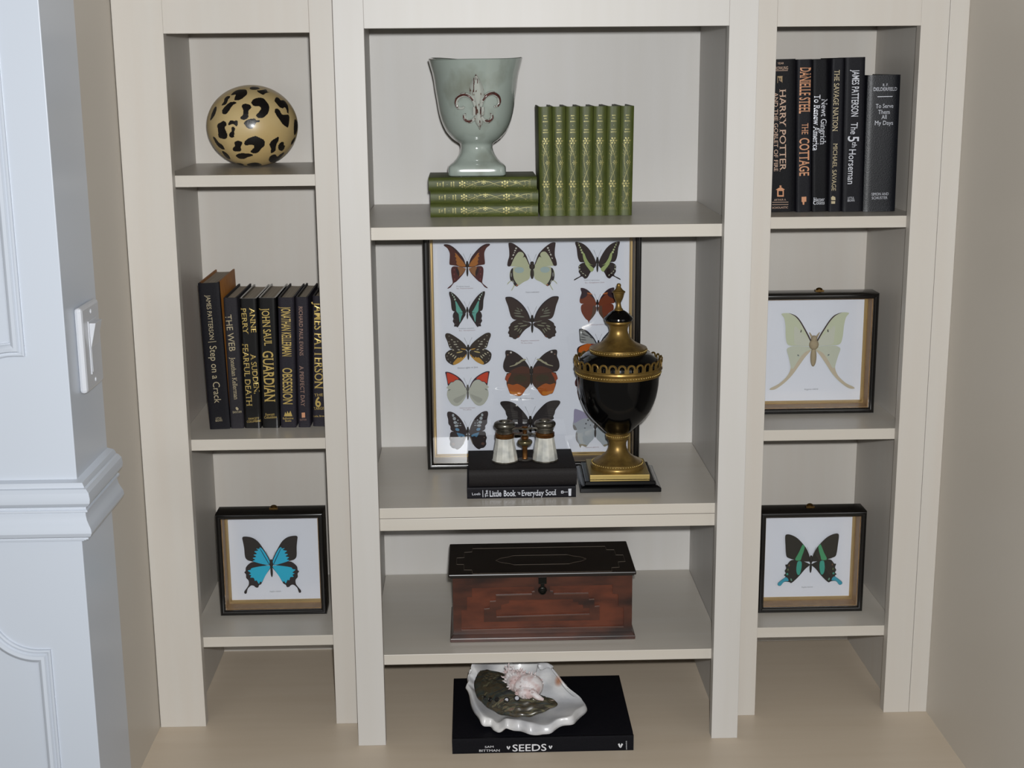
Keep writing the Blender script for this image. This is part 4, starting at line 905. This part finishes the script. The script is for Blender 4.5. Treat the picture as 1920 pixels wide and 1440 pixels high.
def leaf(pts_w, mb, h0=0.0032):
    """raised leaf: list of (x, y, half width px)"""
    P = spline(pts_w, 5); vsl = []; K = 9
    for (x, y, hw) in P:
        for k in range(K):
            s = -1 + 2 * k / (K - 1)
            vsl.append(on_cup(x + s * max(hw, 0.5), y, h0 * (1 - s * s) * min(1, hw / 14) - 0.0004))
    fsl = [(i * K + k, i * K + k + 1, (i + 1) * K + k + 1, (i + 1) * K + k) for i in range(len(P) - 1) for k in range(K - 1)]
    mb.add(vsl, fsl)
leaf([(447, 208, 2), (448, 250, 28), (450, 310, 54), (455, 370, 62), (460, 420, 44), (462, 470, 26), (464, 500, 30)], m, 0.006)
leaf([(466, 535, 26), (470, 575, 38), (473, 610, 34), (476, 640, 18), (478, 672, 2)], m, 0.005)
def roll(pts, r, mb, h=0.0014, f=0.7):
    P = spline(pts, 5); n = len(P)
    mb.tube([on_cup(x, y, h) for x, y in P], [r * (0.55 + 0.45 * math.sin(math.pi * min(1.0, (i + 2) / n * 1.1))) for i in range(n)], 8)
SL = [[(440, 478), (425, 430), (395, 395), (350, 382), (305, 405), (289, 450), (305, 488), (340, 492), (352, 478)], [(488, 478), (500, 430), (530, 388), (580, 370), (622, 398), (632, 445), (612, 478), (588, 478)],
      [(446, 560), (420, 592), (385, 600), (358, 580), (352, 550), (368, 542)], [(490, 560), (515, 592), (548, 598), (574, 575), (574, 548), (558, 540)]]
for s in SL[:2]: roll(s, 0.0038, m)
for s in SL[2:]: roll(s, 0.0034, m)
for x in (432, 466, 500): m.tube([on_cup(x, 482, 0.002), on_cup(x, 515, 0.003), on_cup(x, 548, 0.002)], 0.0028, 8)
m.build('fleur_de_lis', GLZD, t, smooth=True, angle=60)
m = MB()
for s, rr in ((SL[0][1:7], 0.0017), (SL[1][1:7], 0.0021), (SL[2][1:5], 0.0016), (SL[3][1:5], 0.0016)): roll(s, rr, m, h=0.0042)
for x in (449, 484): m.tube([on_cup(x, 486, 0.0034), on_cup(x, 545, 0.0034)], 0.0009, 6)
for x, y0, y1 in ((432, 245, 300), (447, 220, 262), (458, 250, 290), (430, 300, 360), (476, 590, 612)): m.tube([on_cup(x, y0, 0.0048), on_cup(x, y1, 0.0052)], 0.0007, 6)
m.build('rust_accents', RUST, t, smooth=True, angle=60)

# ------------------------------------------------------------------ black and brass covered urn
BRASS = mat('antique_brass', (158, 128, 68), 0.32, metal=0.65, col2=(108, 84, 42), scale=(70, 70, 40), lo=0.35, hi=0.75, rough2=0.5)
BRASSB = mat('bright_brass', (196, 170, 104), 0.3, metal=0.7)
LACQ = mat('black_lacquer', (5, 5, 6), 0.14, coat=0.15, spec=0.35)
ux, uy, uz = 0.3805, 0.1470, C2 + 0.0002
t = thing('covered_urn', 'tall black urn with brass lid, pierced brass gallery and square black foot', 'urn', (ux, uy, uz), (0, 0, math.radians(-0.8)))
def ur(l): return [(r, z - C2) for r, z in l]
def ul(name, l, mt, seg=72, **k):
    m = MB(); m.lathe(ur(l), seg); return m.build(name, mt, t, smooth=True, angle=32, **k)
m = MB()
for hw, z0_, z1_, hw2 in ((0.0650, 0.0, 0.0075, 0.0650), (0.0640, 0.0075, 0.0100, 0.0590), (0.0575, 0.0100, 0.0165, 0.0560)):
    m.add([(-hw, -hw, z0_), (hw, -hw, z0_), (hw, hw, z0_), (-hw, hw, z0_), (-hw2, -hw2, z1_), (hw2, -hw2, z1_), (hw2, hw2, z1_), (-hw2, hw2, z1_)], [(0, 3, 2, 1), (4, 5, 6, 7), (0, 1, 5, 4), (1, 2, 6, 5), (2, 3, 7, 6), (3, 0, 4, 7)])
m.build('square_base', LACQ, t, bevel=0.0012)
MB().box(-0.0482, 0.0482, -0.0482, 0.0482, 0.0166, 0.0245).build('brass_plate', BRASSB, t, bevel=0.0006)
ul('foot', [(0.0433, 0.4122), (0.0440, 0.4145), (0.0433, 0.4175), (0.0418, 0.4190), (0.0405, 0.4205), (0.0395, 0.4225), (0.0350, 0.4250), (0.0285, 0.4284), (0.0225, 0.4330), (0.0184, 0.4377), (0.0158, 0.4430), (0.0145, 0.4482), (0.0146, 0.4530), (0.0158, 0.4590), (0.0185, 0.4605), (0.0190, 0.4620)], BRASS)
def beads(name, r, z, n, rb, mt=BRASSB, sz=1.0):
    m = MB()
    for k in range(n):
        a = 2 * math.pi * k / n; m.ell((r * math.cos(a), r * math.sin(a), z - C2), (rb, rb, rb * sz), 6, 4)
    m.build(name, mt, t, smooth=True, angle=80)
beads('bead_ring', 0.0416, 0.4210, 62, 0.0014)
ul('lower_collar', [(0.0180, 0.4615), (0.0192, 0.4625), (0.0180, 0.4640), (0.0180, 0.4680), (0.0192, 0.4695), (0.0184, 0.4708)], BRASS)
beads('bead_ring', 0.0186, 0.4660, 34, 0.0013)
ul('urn_bowl', [(0.0180, 0.4700), (0.0255, 0.4760), (0.0340, 0.4848), (0.0425, 0.4932), (0.0486, 0.5005), (0.0545, 0.5100), (0.0591, 0.5212), (0.0622, 0.5310), (0.0643, 0.5419), (0.0655, 0.5510), (0.0660, 0.5600), (0.0662, 0.5700)], LACQ)
ul('gallery_band', [(0.0660, 0.5672), (0.0685, 0.5680), (0.0688, 0.5695), (0.0676, 0.5704), (0.0676, 0.5742), (0.0690, 0.5752), (0.0712, 0.5780), (0.0706, 0.5805), (0.0690, 0.5815), (0.0650, 0.5815)], BRASS)
beads('bead_ring', 0.0686, 0.5722, 92, 0.0014)
m = MB(); NA = 30
for k in range(NA):
    a0 = 2 * math.pi * (k + 0.5) / NA; wd = 2 * math.pi / NA
    def G(f, z, r=0.0690): return (r * math.cos(a0 + f * wd), r * math.sin(a0 + f * wd), z)
    zb = 0.5812 - C2; hh = 0.0150
    outer = [(-0.5, 0.0), (-0.5, 0.0062)] + [(-0.46 * math.cos(math.pi * i / 8), 0.0088 + 0.0062 * math.sin(math.pi * i / 8)) for i in range(9)] + [(0.5, 0.0062), (0.5, 0.0)]
    innr = [(-0.24, 0.0014), (-0.27, 0.0080)] + [(-0.27 * math.cos(math.pi * i / 8), 0.0080 + 0.0042 * math.sin(math.pi * i / 8)) for i in range(1, 8)] + [(0.27, 0.0080), (0.24, 0.0014)]
    m.prism([outer, innr[::-1]], 0.0, 0.0012, lambda f, z, h: G(f, zb + z, 0.0690 + h + z * 0.06))
    m.tube([G(-0.38 * math.cos(math.pi * i / 8), zb + 0.0082 + 0.0058 * math.sin(math.pi * i / 8), 0.0706) for i in range(9)], 0.0009, 5)
m.build('pierced_gallery', BRASS, t, fix=False)
ul('shoulder', [(0.0662, 0.5800), (0.0655, 0.5850), (0.0640, 0.5900), (0.0600, 0.5950), (0.0540, 0.6000), (0.0480, 0.6035), (0.0440, 0.6050)], LACQ)
ul('lid', [(0.0440, 0.6040), (0.0462, 0.6046), (0.0464, 0.6060), (0.0452, 0.6068), (0.0450, 0.6092), (0.0461, 0.6098), (0.0457, 0.6112), (0.0400, 0.6135), (0.0330, 0.6165), (0.0270, 0.6200), (0.0223, 0.6240), (0.0185, 0.6288), (0.0158, 0.6339), (0.0148, 0.6390), (0.0152, 0.6430), (0.0168, 0.6480), (0.0205, 0.6510), (0.0214, 0.6522), (0.0212, 0.6545), (0.0190, 0.6550)], BRASS)
beads('bead_ring', 0.0458, 0.6080, 64, 0.0013)
ul('black_cap', [(0.0190, 0.6545), (0.0222, 0.6552), (0.0232, 0.6575), (0.0228, 0.6598), (0.0185, 0.6640), (0.0130, 0.6685), (0.0085, 0.6712), (0.0060, 0.6716)], LACQ)
ul('finial', [(0.0072, 0.6712), (0.0072, 0.6728), (0.0052, 0.6750), (0.0040, 0.6790), (0.0034, 0.6831), (0.0040, 0.6856), (0.0060, 0.6885), (0.0076, 0.6925), (0.0087, 0.6990), (0.0104, 0.7000), (0.0106, 0.7014), (0.0086, 0.7026), (0.0060, 0.7048), (0.0040, 0.7075), (0.0032, 0.7088), (0.0036, 0.7104), (0.0036, 0.7122), (0.0026, 0.7140), (0.0, 0.7149)], BRASS, 36)

# ------------------------------------------------------------------ opera glasses
PEARL = mat('mother_of_pearl', (226, 224, 214), 0.22, coat=0.8, coat_rough=0.1, col2=(176, 178, 174), scale=(60, 60, 60), lo=0.35, hi=0.7, detail=2)
PEWT = mat('aged_silver', (150, 146, 136), 0.28, metal=0.85, col2=(96, 92, 82), scale=(120, 120, 120))
OLDB = mat('worn_brass', (150, 104, 56), 0.32, metal=0.8, col2=(104, 66, 36), scale=(120, 120, 120))
gz = C2 + 0.0185 + 0.0272 + 0.0003
t = thing('opera_glasses', 'mother-of-pearl opera glasses standing on the black cloth book', 'opera glasses', (0.2285, 0.1170, gz), (0, 0, 0.03))
def gl(l, dz=0.0): return [(r, z - 0.4336 + dz) for r, z in l]
for s in (-1, 1):
    c = (s * 0.0322, 0, 0)
    def gp(name, l, mt, seg=28, sm=True, **k):
        m = MB(); m.lathe(gl(l), seg, c=c, **k); return m.build(name, mt, t, smooth=sm, angle=35)
    gp('objective_rim', [(0.0195, 0.4336), (0.0212, 0.4340), (0.0214, 0.4352), (0.0209, 0.4362), (0.0190, 0.4364)], PEWT)
    gp('pearl_barrel', [(0.0207, 0.4360), (0.0206, 0.4385), (0.0198, 0.4440), (0.0182, 0.4530), (0.0166, 0.4620), (0.0155, 0.4690), (0.0150, 0.4735)], PEARL, 12, False, phase=math.pi / 12)
    gp('brass_collar', [(0.0150, 0.4730), (0.0157, 0.4740), (0.0157, 0.4755), (0.0150, 0.4762), (0.0156, 0.4775), (0.0154, 0.4800), (0.0138, 0.4808)], OLDB)
    gp('eyepiece_tube', [(0.0132, 0.4800), (0.0132, 0.4830), (0.0140, 0.4840), (0.0141, 0.4856), (0.0128, 0.4868), (0.0128, 0.4885)], PEWT)
    gp('eyepiece', [(0.0120, 0.4880), (0.0150, 0.4892), (0.0170, 0.4915), (0.0176, 0.4938), (0.0170, 0.4962), (0.0150, 0.4982), (0.0120, 0.4995), (0.0098, 0.4996), (0.0078, 0.4975), (0.0070, 0.4950), (0.0066, 0.4930), (0.0, 0.4928)], PEWT)
def plate(z, hw, mt, nm):
    m = MB()
    a = [(-0.0200, 0.004), (-0.0120, 0.0025), (-0.0050, 0.0062), (0, 0.0072), (0.0050, 0.0062), (0.0120, 0.0025), (0.0200, 0.004)]
    m.prism([a + [(x, -y) for x, y in a[::-1]]], 0, 0.0026, lambda x, y, h: (x, y * hw, z - 0.4336 + h)); m.build(nm, mt, t, bevel=0.0005)
plate(0.4860, 1.0, PEWT, 'upper_bridge'); plate(0.4768, 1.1, PEWT, 'middle_bridge'); plate(0.4345, 1.3, mat('dark_pewter', (84, 80, 76), 0.4, metal=0.7), 'lower_bridge')
m = MB(); m.lathe(gl([(0.0040, 0.4372), (0.0046, 0.4376), (0.0042, 0.4390), (0.0040, 0.4560), (0.0058, 0.4590), (0.0070, 0.4612), (0.0068, 0.4640), (0.0046, 0.4655), (0.0046, 0.4690), (0.0060, 0.4712), (0.0058, 0.4740), (0.0036, 0.4760), (0.0036, 0.4860), (0.0052, 0.4890), (0.0040, 0.4905), (0, 0.4908)]), 24); m.build('focus_post', OLDB, t, smooth=True)
m = MB(); m.lathe(gl([(0.0060, 0.4600), (0.0100, 0.4608), (0.0118, 0.4628), (0.0122, 0.4648), (0.0116, 0.4668), (0.0090, 0.4684), (0.0058, 0.4690)]), 36); m.build('focus_wheel', mat('dull_olive_metal', (112, 104, 78), 0.32, metal=0.7), t, smooth=True)

# ------------------------------------------------------------------ carved wooden box
WOOD = mat('red_walnut', (82, 44, 30), 0.36, col2=(40, 23, 18), scale=(14, 60, 40), lo=0.38, hi=0.68, coat=0.25, coat_rough=0.25, bump=0.15)
WOODL = mat('polished_red_walnut', (104, 52, 32), 0.36, col2=(60, 30, 20), scale=(14, 60, 40), lo=0.38, hi=0.68, coat=0.25, coat_rough=0.25, bump=0.15)
WOODD = mat('dark_walnut', (30, 21, 17), 0.4, col2=(22, 16, 13), scale=(14, 60, 60), coat=0.2, coat_rough=0.3, bump=0.15)
WEDGE = mat('worn_wood_edge', (110, 84, 72), 0.4)
bz = C3 + 0.0003
t = thing('wooden_box', 'dark carved wooden box with a flat lid and a small clasp', 'box', (0.2537, 0.0645, bz))
def WB(nm, mb, mt, **k): return mb.build(nm, mt, t, world=True, **k)
m = MB(); m.box(0.1040, 0.4036, 0.0640, 0.2030, bz, bz + 0.0062)
m.add([(0.1050, 0.0655, bz + 0.0062), (0.4026, 0.0655, bz + 0.0062), (0.4026, 0.2020, bz + 0.0062), (0.1050, 0.2020, bz + 0.0062), (0.1095, 0.0705, bz + 0.0125), (0.3981, 0.0705, bz + 0.0125), (0.3981, 0.1980, bz + 0.0125), (0.1095, 0.1980, bz + 0.0125)], [(0, 1, 5, 4), (1, 2, 6, 5), (2, 3, 7, 6), (3, 0, 4, 7), (4, 5, 6, 7), (0, 3, 2, 1)])
WB('plinth', m, WOOD, bevel=0.0008)
WB('box_body', MB().box(0.1100, 0.3976, 0.0710, 0.1975, bz + 0.012, 0.2583), WOODL, bevel=0.0006)
def zB(x, y): return (840 + x / 5.3333, 1010 + y / 5.3333)
def fp(x, y, Yp=0.0690):
    p = at(*zB(x, y), Y=Yp); return (p.x, p.z)
chan = [(862, 474), (240, 490), (240, 578), (190, 580), (190, 710), (135, 712), (135, 918), (1757, 880), (1755, 680), (1705, 680), (1700, 550), (1645, 545), (1645, 456), (1016, 470), (1020, 528), (1050, 530), (1060, 552), (1404, 545), (1408, 610), (1462, 606), (1465, 680), (1515, 675), (1515, 808), (358, 828), (362, 706), (416, 700), (420, 630), (478, 626), (480, 566), (838, 556), (840, 532), (866, 530)]
inn = [(485, 785), (478, 708), (530, 703), (532, 655), (610, 640), (612, 610), (1245, 600), (1250, 628), (1300, 628), (1305, 655), (1350, 655), (1352, 690), (1412, 690), (1415, 755)]
m = MB(); m.prism([[(0.1095, bz + 0.0125), (0.3981, bz + 0.0125), (0.3981, 0.2580), (0.1095, 0.2580)], [fp(*p) for p in chan], [fp(*p) for p in inn]], 0.0, 0.0042, lambda x, z, h: (x, 0.0712 - h, z))
WB('carved_front', m, WOOD, bevel=0.0005)
m = MB()
for (a, b) in (((485, 787), (1415, 757)), ((482, 570), (838, 559)), ((1060, 555), (1404, 548)), ((420, 632), (478, 628)), ((364, 706), (416, 702)), ((1410, 609), (1462, 607)), ((1467, 680), (1515, 676)), ((140, 920), (1757, 882)), ((842, 533), (866, 532))):
    p, q = fp(*a, 0.0669), fp(*b, 0.0669); m.tube([(p[0], 0.0674, p[1] - 0.0003), (q[0], 0.0674, q[1] - 0.0003)], 0.0005, 6)
WB('worn_edges', m, WEDGE)
WB('lid', MB().box(0.1030, 0.4030, 0.0552, 0.2040, 0.2585, 0.2642), WOODD, bevel=0.0016)
WB('lid_lip', MB().box(0.1060, 0.4004, 0.0615, 0.2010, 0.2552, 0.2584), WOODD, bevel=0.0010)
def lidp(l):
    out = []
    for x, y in l:
        p = at(*zB(x, y), Z=0.2645); out.append((p.x, p.y))
    return out
half = lidp([(245, 98), (240, 132), (163, 136), (160, 188), (88, 191)])
xs0, xs1 = 0.1030, 0.4030; ym = (lidp([(245, 98)])[0][1] + lidp([(247, 350)])[0][1]) / 2
half = [(x, y) for x, y in half]
loop = half + [(x, 2 * ym - y) for x, y in half[::-1]]
loop = loop + [(xs0 + xs1 - x, y) for x, y in loop[::-1]]
def bead(l, w_, nm):
    m = MB(); m.tube([(x, y, 0.2643) for x, y in l], w_, 6, closed=True, flat=1.0); WB(nm, m, mat('dull_inlay', (92, 82, 72), 0.45, metal=0.2))
def dens(l): 
    o = []
    for i in range(len(l)):
        a, b = l[i], l[(i + 1) % len(l)]
        o += [a, (a[0] * 0.97 + b[0] * 0.03, a[1] * 0.97 + b[1] * 0.03), (a[0] * 0.03 + b[0] * 0.97, a[1] * 0.03 + b[1] * 0.97)]
    return o
bead(dens(loop), 0.0005, 'lid_inlay')
bead(dens([(0.2537 + sx, ym + sy) for sx, sy in ((-0.045, 0.022), (0.045, 0.022), (0.052, 0.016), (0.066, 0.010), (0.074, 0.0), (0.066, -0.010), (0.052, -0.016), (0.045, -0.022), (-0.045, -0.022), (-0.052, -0.016), (-0.066, -0.010), (-0.074, 0.0), (-0.066, 0.010), (-0.052, 0.016))]), 0.00045, 'lid_inlay')
IRON = mat('dark_iron', (40, 40, 36), 0.35, metal=0.8)
c0 = at(*zB(945, 420), Y=0.065); c1 = at(*zB(945, 515), Y=0.065)
m = MB(); m.box(c0.x - 0.0065, c0.x + 0.0065, 0.0635, 0.0672, c0.z - 0.0050, c0.z + 0.0050); m.box(c0.x - 0.0030, c0.x + 0.0030, 0.0625, 0.0660, c1.z, c0.z - 0.0045)
m.ell((c1.x, 0.0645, c1.z), (0.0070, 0.0035, 0.0070), 20, 12); m.tube([(c1.x + 0.0050 * math.cos(a / 12 * 6.283), 0.0612, c1.z - 0.001 + 0.0045 * math.sin(a / 12 * 6.283)) for a in range(12)], 0.0010, 6, closed=True)
WB('clasp', m, IRON, smooth=True, angle=40)

# ------------------------------------------------------------------ shells on the large black book
def zq(x, y, Z): return at(840 + x / 5.3333, 1240 + y / 5.3333, Z=Z)
SZ = 0.0003 + 0.0255 + 0.0004
def shell_mat(name, c1, c2, c3, spot=None):
    m = mat(name, c1, 0.38, coat=0.3, coat_rough=0.2, col2=c2, scale=(16, 16, 40), lo=0.35, hi=0.8, bump=0.4, bscale=(70, 70, 120))
    if spot:
        nt = m.node_tree; b = nt.nodes['Principled BSDF']; src = b.inputs['Base Color'].links[0].from_socket
        tc = nt.nodes.new('ShaderNodeTexCoord'); vm = nt.nodes.new('ShaderNodeVectorMath'); vm.operation = 'DISTANCE'; vm.inputs[1].default_value = spot
        mr = nt.nodes.new('ShaderNodeMapRange'); mr.inputs[1].default_value = 0.004; mr.inputs[2].default_value = 0.012; mr.inputs[3].default_value = 1; mr.inputs[4].default_value = 0
        mx = nt.nodes.new('ShaderNodeMix'); mx.data_type = 'RGBA'; mx.inputs[7].default_value = rgb(c3)
        nt.links.new(tc.outputs['Object'], vm.inputs[0]); nt.links.new(vm.outputs['Value'], mr.inputs[0]); nt.links.new(mr.outputs[0], mx.inputs[0]); nt.links.new(src, mx.inputs[6]); nt.links.new(mx.outputs[2], b.inputs['Base Color'])
    return m
rim = [((262, 0), 0.094), ((250, 60), 0.086), ((214, 105), 0.078), ((208, 180), 0.070), ((207, 250), 0.062), ((245, 345), 0.055), ((295, 470), 0.050), ((370, 530), 0.050), ((440, 560), 0.046), ((510, 610), 0.043), ((590, 585), 0.052), ((700, 605), 0.046), ((820, 600), 0.052), ((950, 615), 0.048), ((1070, 580), 0.050), ((1200, 565), 0.050), ((1280, 515), 0.050), ((1352, 430), 0.050), ((1335, 365), 0.054), ((1240, 270), 0.062), ((1130, 190), 0.070), ((1060, 100), 0.078), ((980, 45), 0.086), ((905, 20), 0.092)]
R3 = [zq(x, y, z) for (x, y), z in rim]
R3 += [Vector((0.262, 0.155, 0.098)), Vector((0.225, 0.172, 0.100)), Vector((0.185, 0.165, 0.100)), Vector((0.158, 0.145, 0.098))]
cc = zq(690, 330, SZ); cc.z = SZ + 0.004
t = thing('clam_shell', 'large white frilled clam shell on the big black book', 'shell', (cc.x, cc.y, SZ))
RS = smoothloop([tuple(p) for p in R3], 6); n = len(RS); NR = 18; vs = []; fs = []
for j in range(NR + 1):
    q = j / NR
    for i in range(n):
        P = Vector(RS[i]); x = cc.x + (P.x - cc.x) * q ** 0.85; y = cc.y + (P.y - cc.y) * q ** 0.85
        z = cc.z + (P.z - cc.z) * q ** 2.3
        z += 0.0034 * q ** 3 * (math.sin(i / n * 2 * math.pi * 5 + 2.5 * q) + 0.5 * mnoise.noise(Vector((3 * math.cos(i / n * 6.283), 3 * math.sin(i / n * 6.283), 4 * q))))
        k = 1 + 0.012 * q * math.sin(i / n * 2 * math.pi * 17)
        vs.append((cc.x + (x - cc.x) * k, cc.y + (y - cc.y) * k, z))
NL = 5                                                       # the outward-turned frilled lip, widest towards the front
base = [Vector(v) for v in vs[-n:]]
for j in range(1, NL + 1):
    q = j / NL
    for i in range(n):
        P = base[i]; o = Vector((P.x - cc.x, P.y - cc.y, 0)).normalized()
        wgt = 0.35 + 0.65 * max(0.0, -o.y) ** 1.5 - 0.25 * max(0.0, o.x) ** 2 * (1 - max(0.0, -o.y))
        a = i / n * 2 * math.pi
        fr = 1 + 0.6 * mnoise.noise(Vector((2.2 * math.cos(a), 2.2 * math.sin(a), 1.7))) + 0.35 * mnoise.noise(Vector((7 * math.cos(a), 7 * math.sin(a), 0.3)))
        vs.append(tuple(P + o * (0.0085 * q * wgt * fr) + Vector((0, 0, -0.013 * wgt * q * q + 0.0040 * wgt * q * mnoise.noise(Vector((4 * math.cos(a), 4 * math.sin(a), 5.0)))))))
NR += NL
for j in range(NR):
    for i in range(n): fs.append((j * n + i, j * n + (i + 1) % n, (j + 1) * n + (i + 1) % n, (j + 1) * n + i))
vs = [(x, y, max(z, SZ + 0.0045)) for x, y, z in vs]
m = MB(); m.add(vs, fs)
sp = zq(1080, 200, 0.068) - t.location
sh = WB_ = m.build('shell_valve', shell_mat('white_nacre', (234, 233, 232), (170, 172, 180), (196, 120, 62), tuple(sp)), t, world=True, smooth=True, angle=70)
so = sh.modifiers.new('thickness', 'SOLIDIFY'); so.thickness = 0.0032; so.offset = -1.0
ab = [(330, 92), (285, 150), (262, 220), (278, 320), (320, 385), (400, 455), (500, 512), (600, 540), (720, 552), (850, 540), (960, 500), (1090, 440), (1075, 400), (1030, 372), (960, 360), (900, 402), (830, 375), (760, 350), (700, 322), (640, 270), (575, 200), (540, 120), (440, 95)]
azs = [0.086, 0.082, 0.077, 0.069, 0.064, 0.060, 0.056, 0.055, 0.055, 0.056, 0.060, 0.064, 0.067, 0.070, 0.072, 0.072, 0.074, 0.077, 0.079, 0.083, 0.087, 0.090, 0.090]
A3 = smoothloop([tuple(zq(x, y, z)) for (x, y), z in zip(ab, azs)], 7)
ac = zq(620, 340, 0.076); n = len(A3)
t = thing('abalone_shell', 'dark green-brown abalone shell lying inside the clam shell', 'shell', (ac.x, ac.y, 0.05))
vs = []; fs = []; NR = 26
for j in range(NR + 1):
    q = j / NR
    for i in range(n):
        P = Vector(A3[i]); x = ac.x + (P.x - ac.x) * q; y = ac.y + (P.y - ac.y) * q
        z = ac.z + (P.z - ac.z) * q + 0.010 * (1 - q * q) + 0.0007 * math.sin(q * 34 + 2 * math.sin(i / n * 6.28)) * (0.3 + q)
        sp_ = math.atan2(y - A3[0][1] - 0.004, x - A3[0][0] + 0.012)
        z += 0.0008 * math.sin(sp_ * 44) * min(1.0, q * 1.6)
        vs.append((x, y, z))
for j in range(NR):
    for i in range(n): fs.append((j * n + i, j * n + (i + 1) % n, (j + 1) * n + (i + 1) % n, (j + 1) * n + i))
bvh = BVHTree.FromPolygons([Vector(v) for v in vs], fs)
def abm():
    m = mat('abalone_back', (52, 50, 38), 0.3, coat=0.6, coat_rough=0.12)
    nt = m.node_tree; b = nt.nodes['Principled BSDF']
    tc = nt.nodes.new('ShaderNodeTexCoord'); mp = nt.nodes.new('ShaderNodeMapping'); mp.inputs['Rotation'].default_value = (0, 0, math.radians(28)); mp.inputs['Scale'].default_value = (22, 120, 40)
    nz = nt.nodes.new('ShaderNodeTexNoise'); nz.inputs['Scale'].default_value = 1.0; nz.inputs['Detail'].default_value = 5; nz.inputs['Distortion'].default_value = 0.8
    cr = nt.nodes.new('ShaderNodeValToRGB'); e = cr.color_ramp.elements
    e[0].position = 0.30; e[0].color = rgb((36, 36, 38)); e[1].position = 0.75; e[1].color = rgb((176, 160, 150))
    for pos, c in ((0.42, (52, 60, 56)), (0.50, (72, 62, 44)), (0.56, (44, 44, 40)), (0.62, (104, 100, 76)), (0.68, (96, 66, 58))):
        x = e.new(pos); x.color = rgb(c)
    nt.links.new(tc.outputs['Object'], mp.inputs[0]); nt.links.new(mp.outputs[0], nz.inputs[0]); nt.links.new(nz.outputs['Fac'], cr.inputs[0]); nt.links.new(cr.outputs[0], b.inputs['Base Color'])
    bp = nt.nodes.new('ShaderNodeBump'); bp.inputs['Strength'].default_value = 0.5; bp.inputs['Distance'].default_value = 0.0008
    nt.links.new(nz.outputs['Fac'], bp.inputs['Height']); nt.links.new(bp.outputs[0], b.inputs['Normal'])
    return m
m = MB(); m.add(vs, fs); o = m.build('shell_back', abm(), t, world=True, smooth=True, angle=70)
so = o.modifiers.new('thickness', 'SOLIDIFY'); so.thickness = 0.0016; so.offset = -1.0
m = MB(); m2 = MB()
for hx, hy, r, w_ in ((455, 820, 3.4, 0), (590, 860, 3.8, 0), (740, 860, 4.2, 0), (960, 870, 5.0, 1), (1190, 830, 5.4, 1)):
    u, v = 870 + hx / 12, 1240 + hy / 12
    d = (at(u, v, Z=0.0) - CAM).normalized(); loc_, nrm, _, _ = bvh.ray_cast(CAM, d)
    if loc_ is None: continue
    if nrm.dot(d) > 0: nrm = -nrm
    a = nrm.orthogonal().normalized(); b_ = nrm.cross(a); rr = r * 0.00078
    m.tube([loc_ + a * (rr * math.cos(k / 14 * 6.2832)) + b_ * (rr * math.sin(k / 14 * 6.2832)) + nrm * 0.0006 for k in range(14)], 0.0011, 6, closed=True)
    mm = m2 if w_ else m
    mm.add([loc_ + (a * math.cos(k / 12 * 6.2832) + b_ * math.sin(k / 12 * 6.2832)) * rr * 0.9 + nrm * 0.0005 for k in range(12)], [tuple(range(12))])
m.build('hole_rims', mat('abalone_dark', (22, 22, 24), 0.25, coat=0.5), t, world=True, smooth=True, angle=60)
m2.build('open_holes', mat('hole_nacre', (196, 196, 204), 0.4), t, world=True)
# spiny pinkish murex on top
rnd = random.Random(11)
mc = zq(775, 235, 0.098)
t = thing('spiny_shell', 'small pinkish white spiny murex shell leaning on the abalone shell', 'shell', (mc.x, mc.y, 0.08))
m = MB()
def zz(x, y, z): return zq(x, y, z)
parts = [(zz(800, 245, 0.097), (0.0245, 0.0190, 0.0195)), (zz(710, 205, 0.100), (0.0200, 0.0165, 0.0170)), (zz(650, 165, 0.103), (0.0140, 0.0125, 0.0130)), (zz(618, 110, 0.107), (0.0075, 0.0070, 0.0095)), (zz(785, 300, 0.093), (0.0165, 0.0140, 0.0115))]
for c, r in parts: m.ell(c, r, 24, 16)
m.tube(spline([tuple(zz(840, 300, 0.094)), tuple(zz(880, 345, 0.090)), tuple(zz(920, 368, 0.087)), tuple(zz(958, 385, 0.085))], 5), [0.008, 0.0075, 0.0068, 0.006, 0.0055, 0.0052, 0.005, 0.0048, 0.0046, 0.0044, 0.004, 0.0036, 0.0032, 0.0028, 0.0024, 0.001][:16], 10)
for c, r in parts[:5]:
    for _ in range(34 if r[0] > 0.013 else 10):
        a = rnd.random() * 6.283; e = rnd.uniform(-0.5, 1.35)
        d = Vector((math.cos(a) * math.cos(e), math.sin(a) * math.cos(e), math.sin(e)))
        s0 = c + Vector((d.x * r[0], d.y * r[1], d.z * r[2])) * 0.92; L_ = rnd.uniform(0.0035, 0.0075)
        m.tube([s0, s0 + d * L_ * 0.6, s0 + (d + Vector((0.2, 0, 0.25))).normalized() * L_], [0.0019, 0.0012, 0.0003], 6)
PK = mat('pink_white_shell', (222, 217, 218), 0.5, col2=(200, 176, 174), scale=(90, 90, 90), lo=0.42, hi=0.62, bump=0.6, bscale=(260, 260, 260))
m.build('shell_body', PK, t, world=True, smooth=True, angle=50)
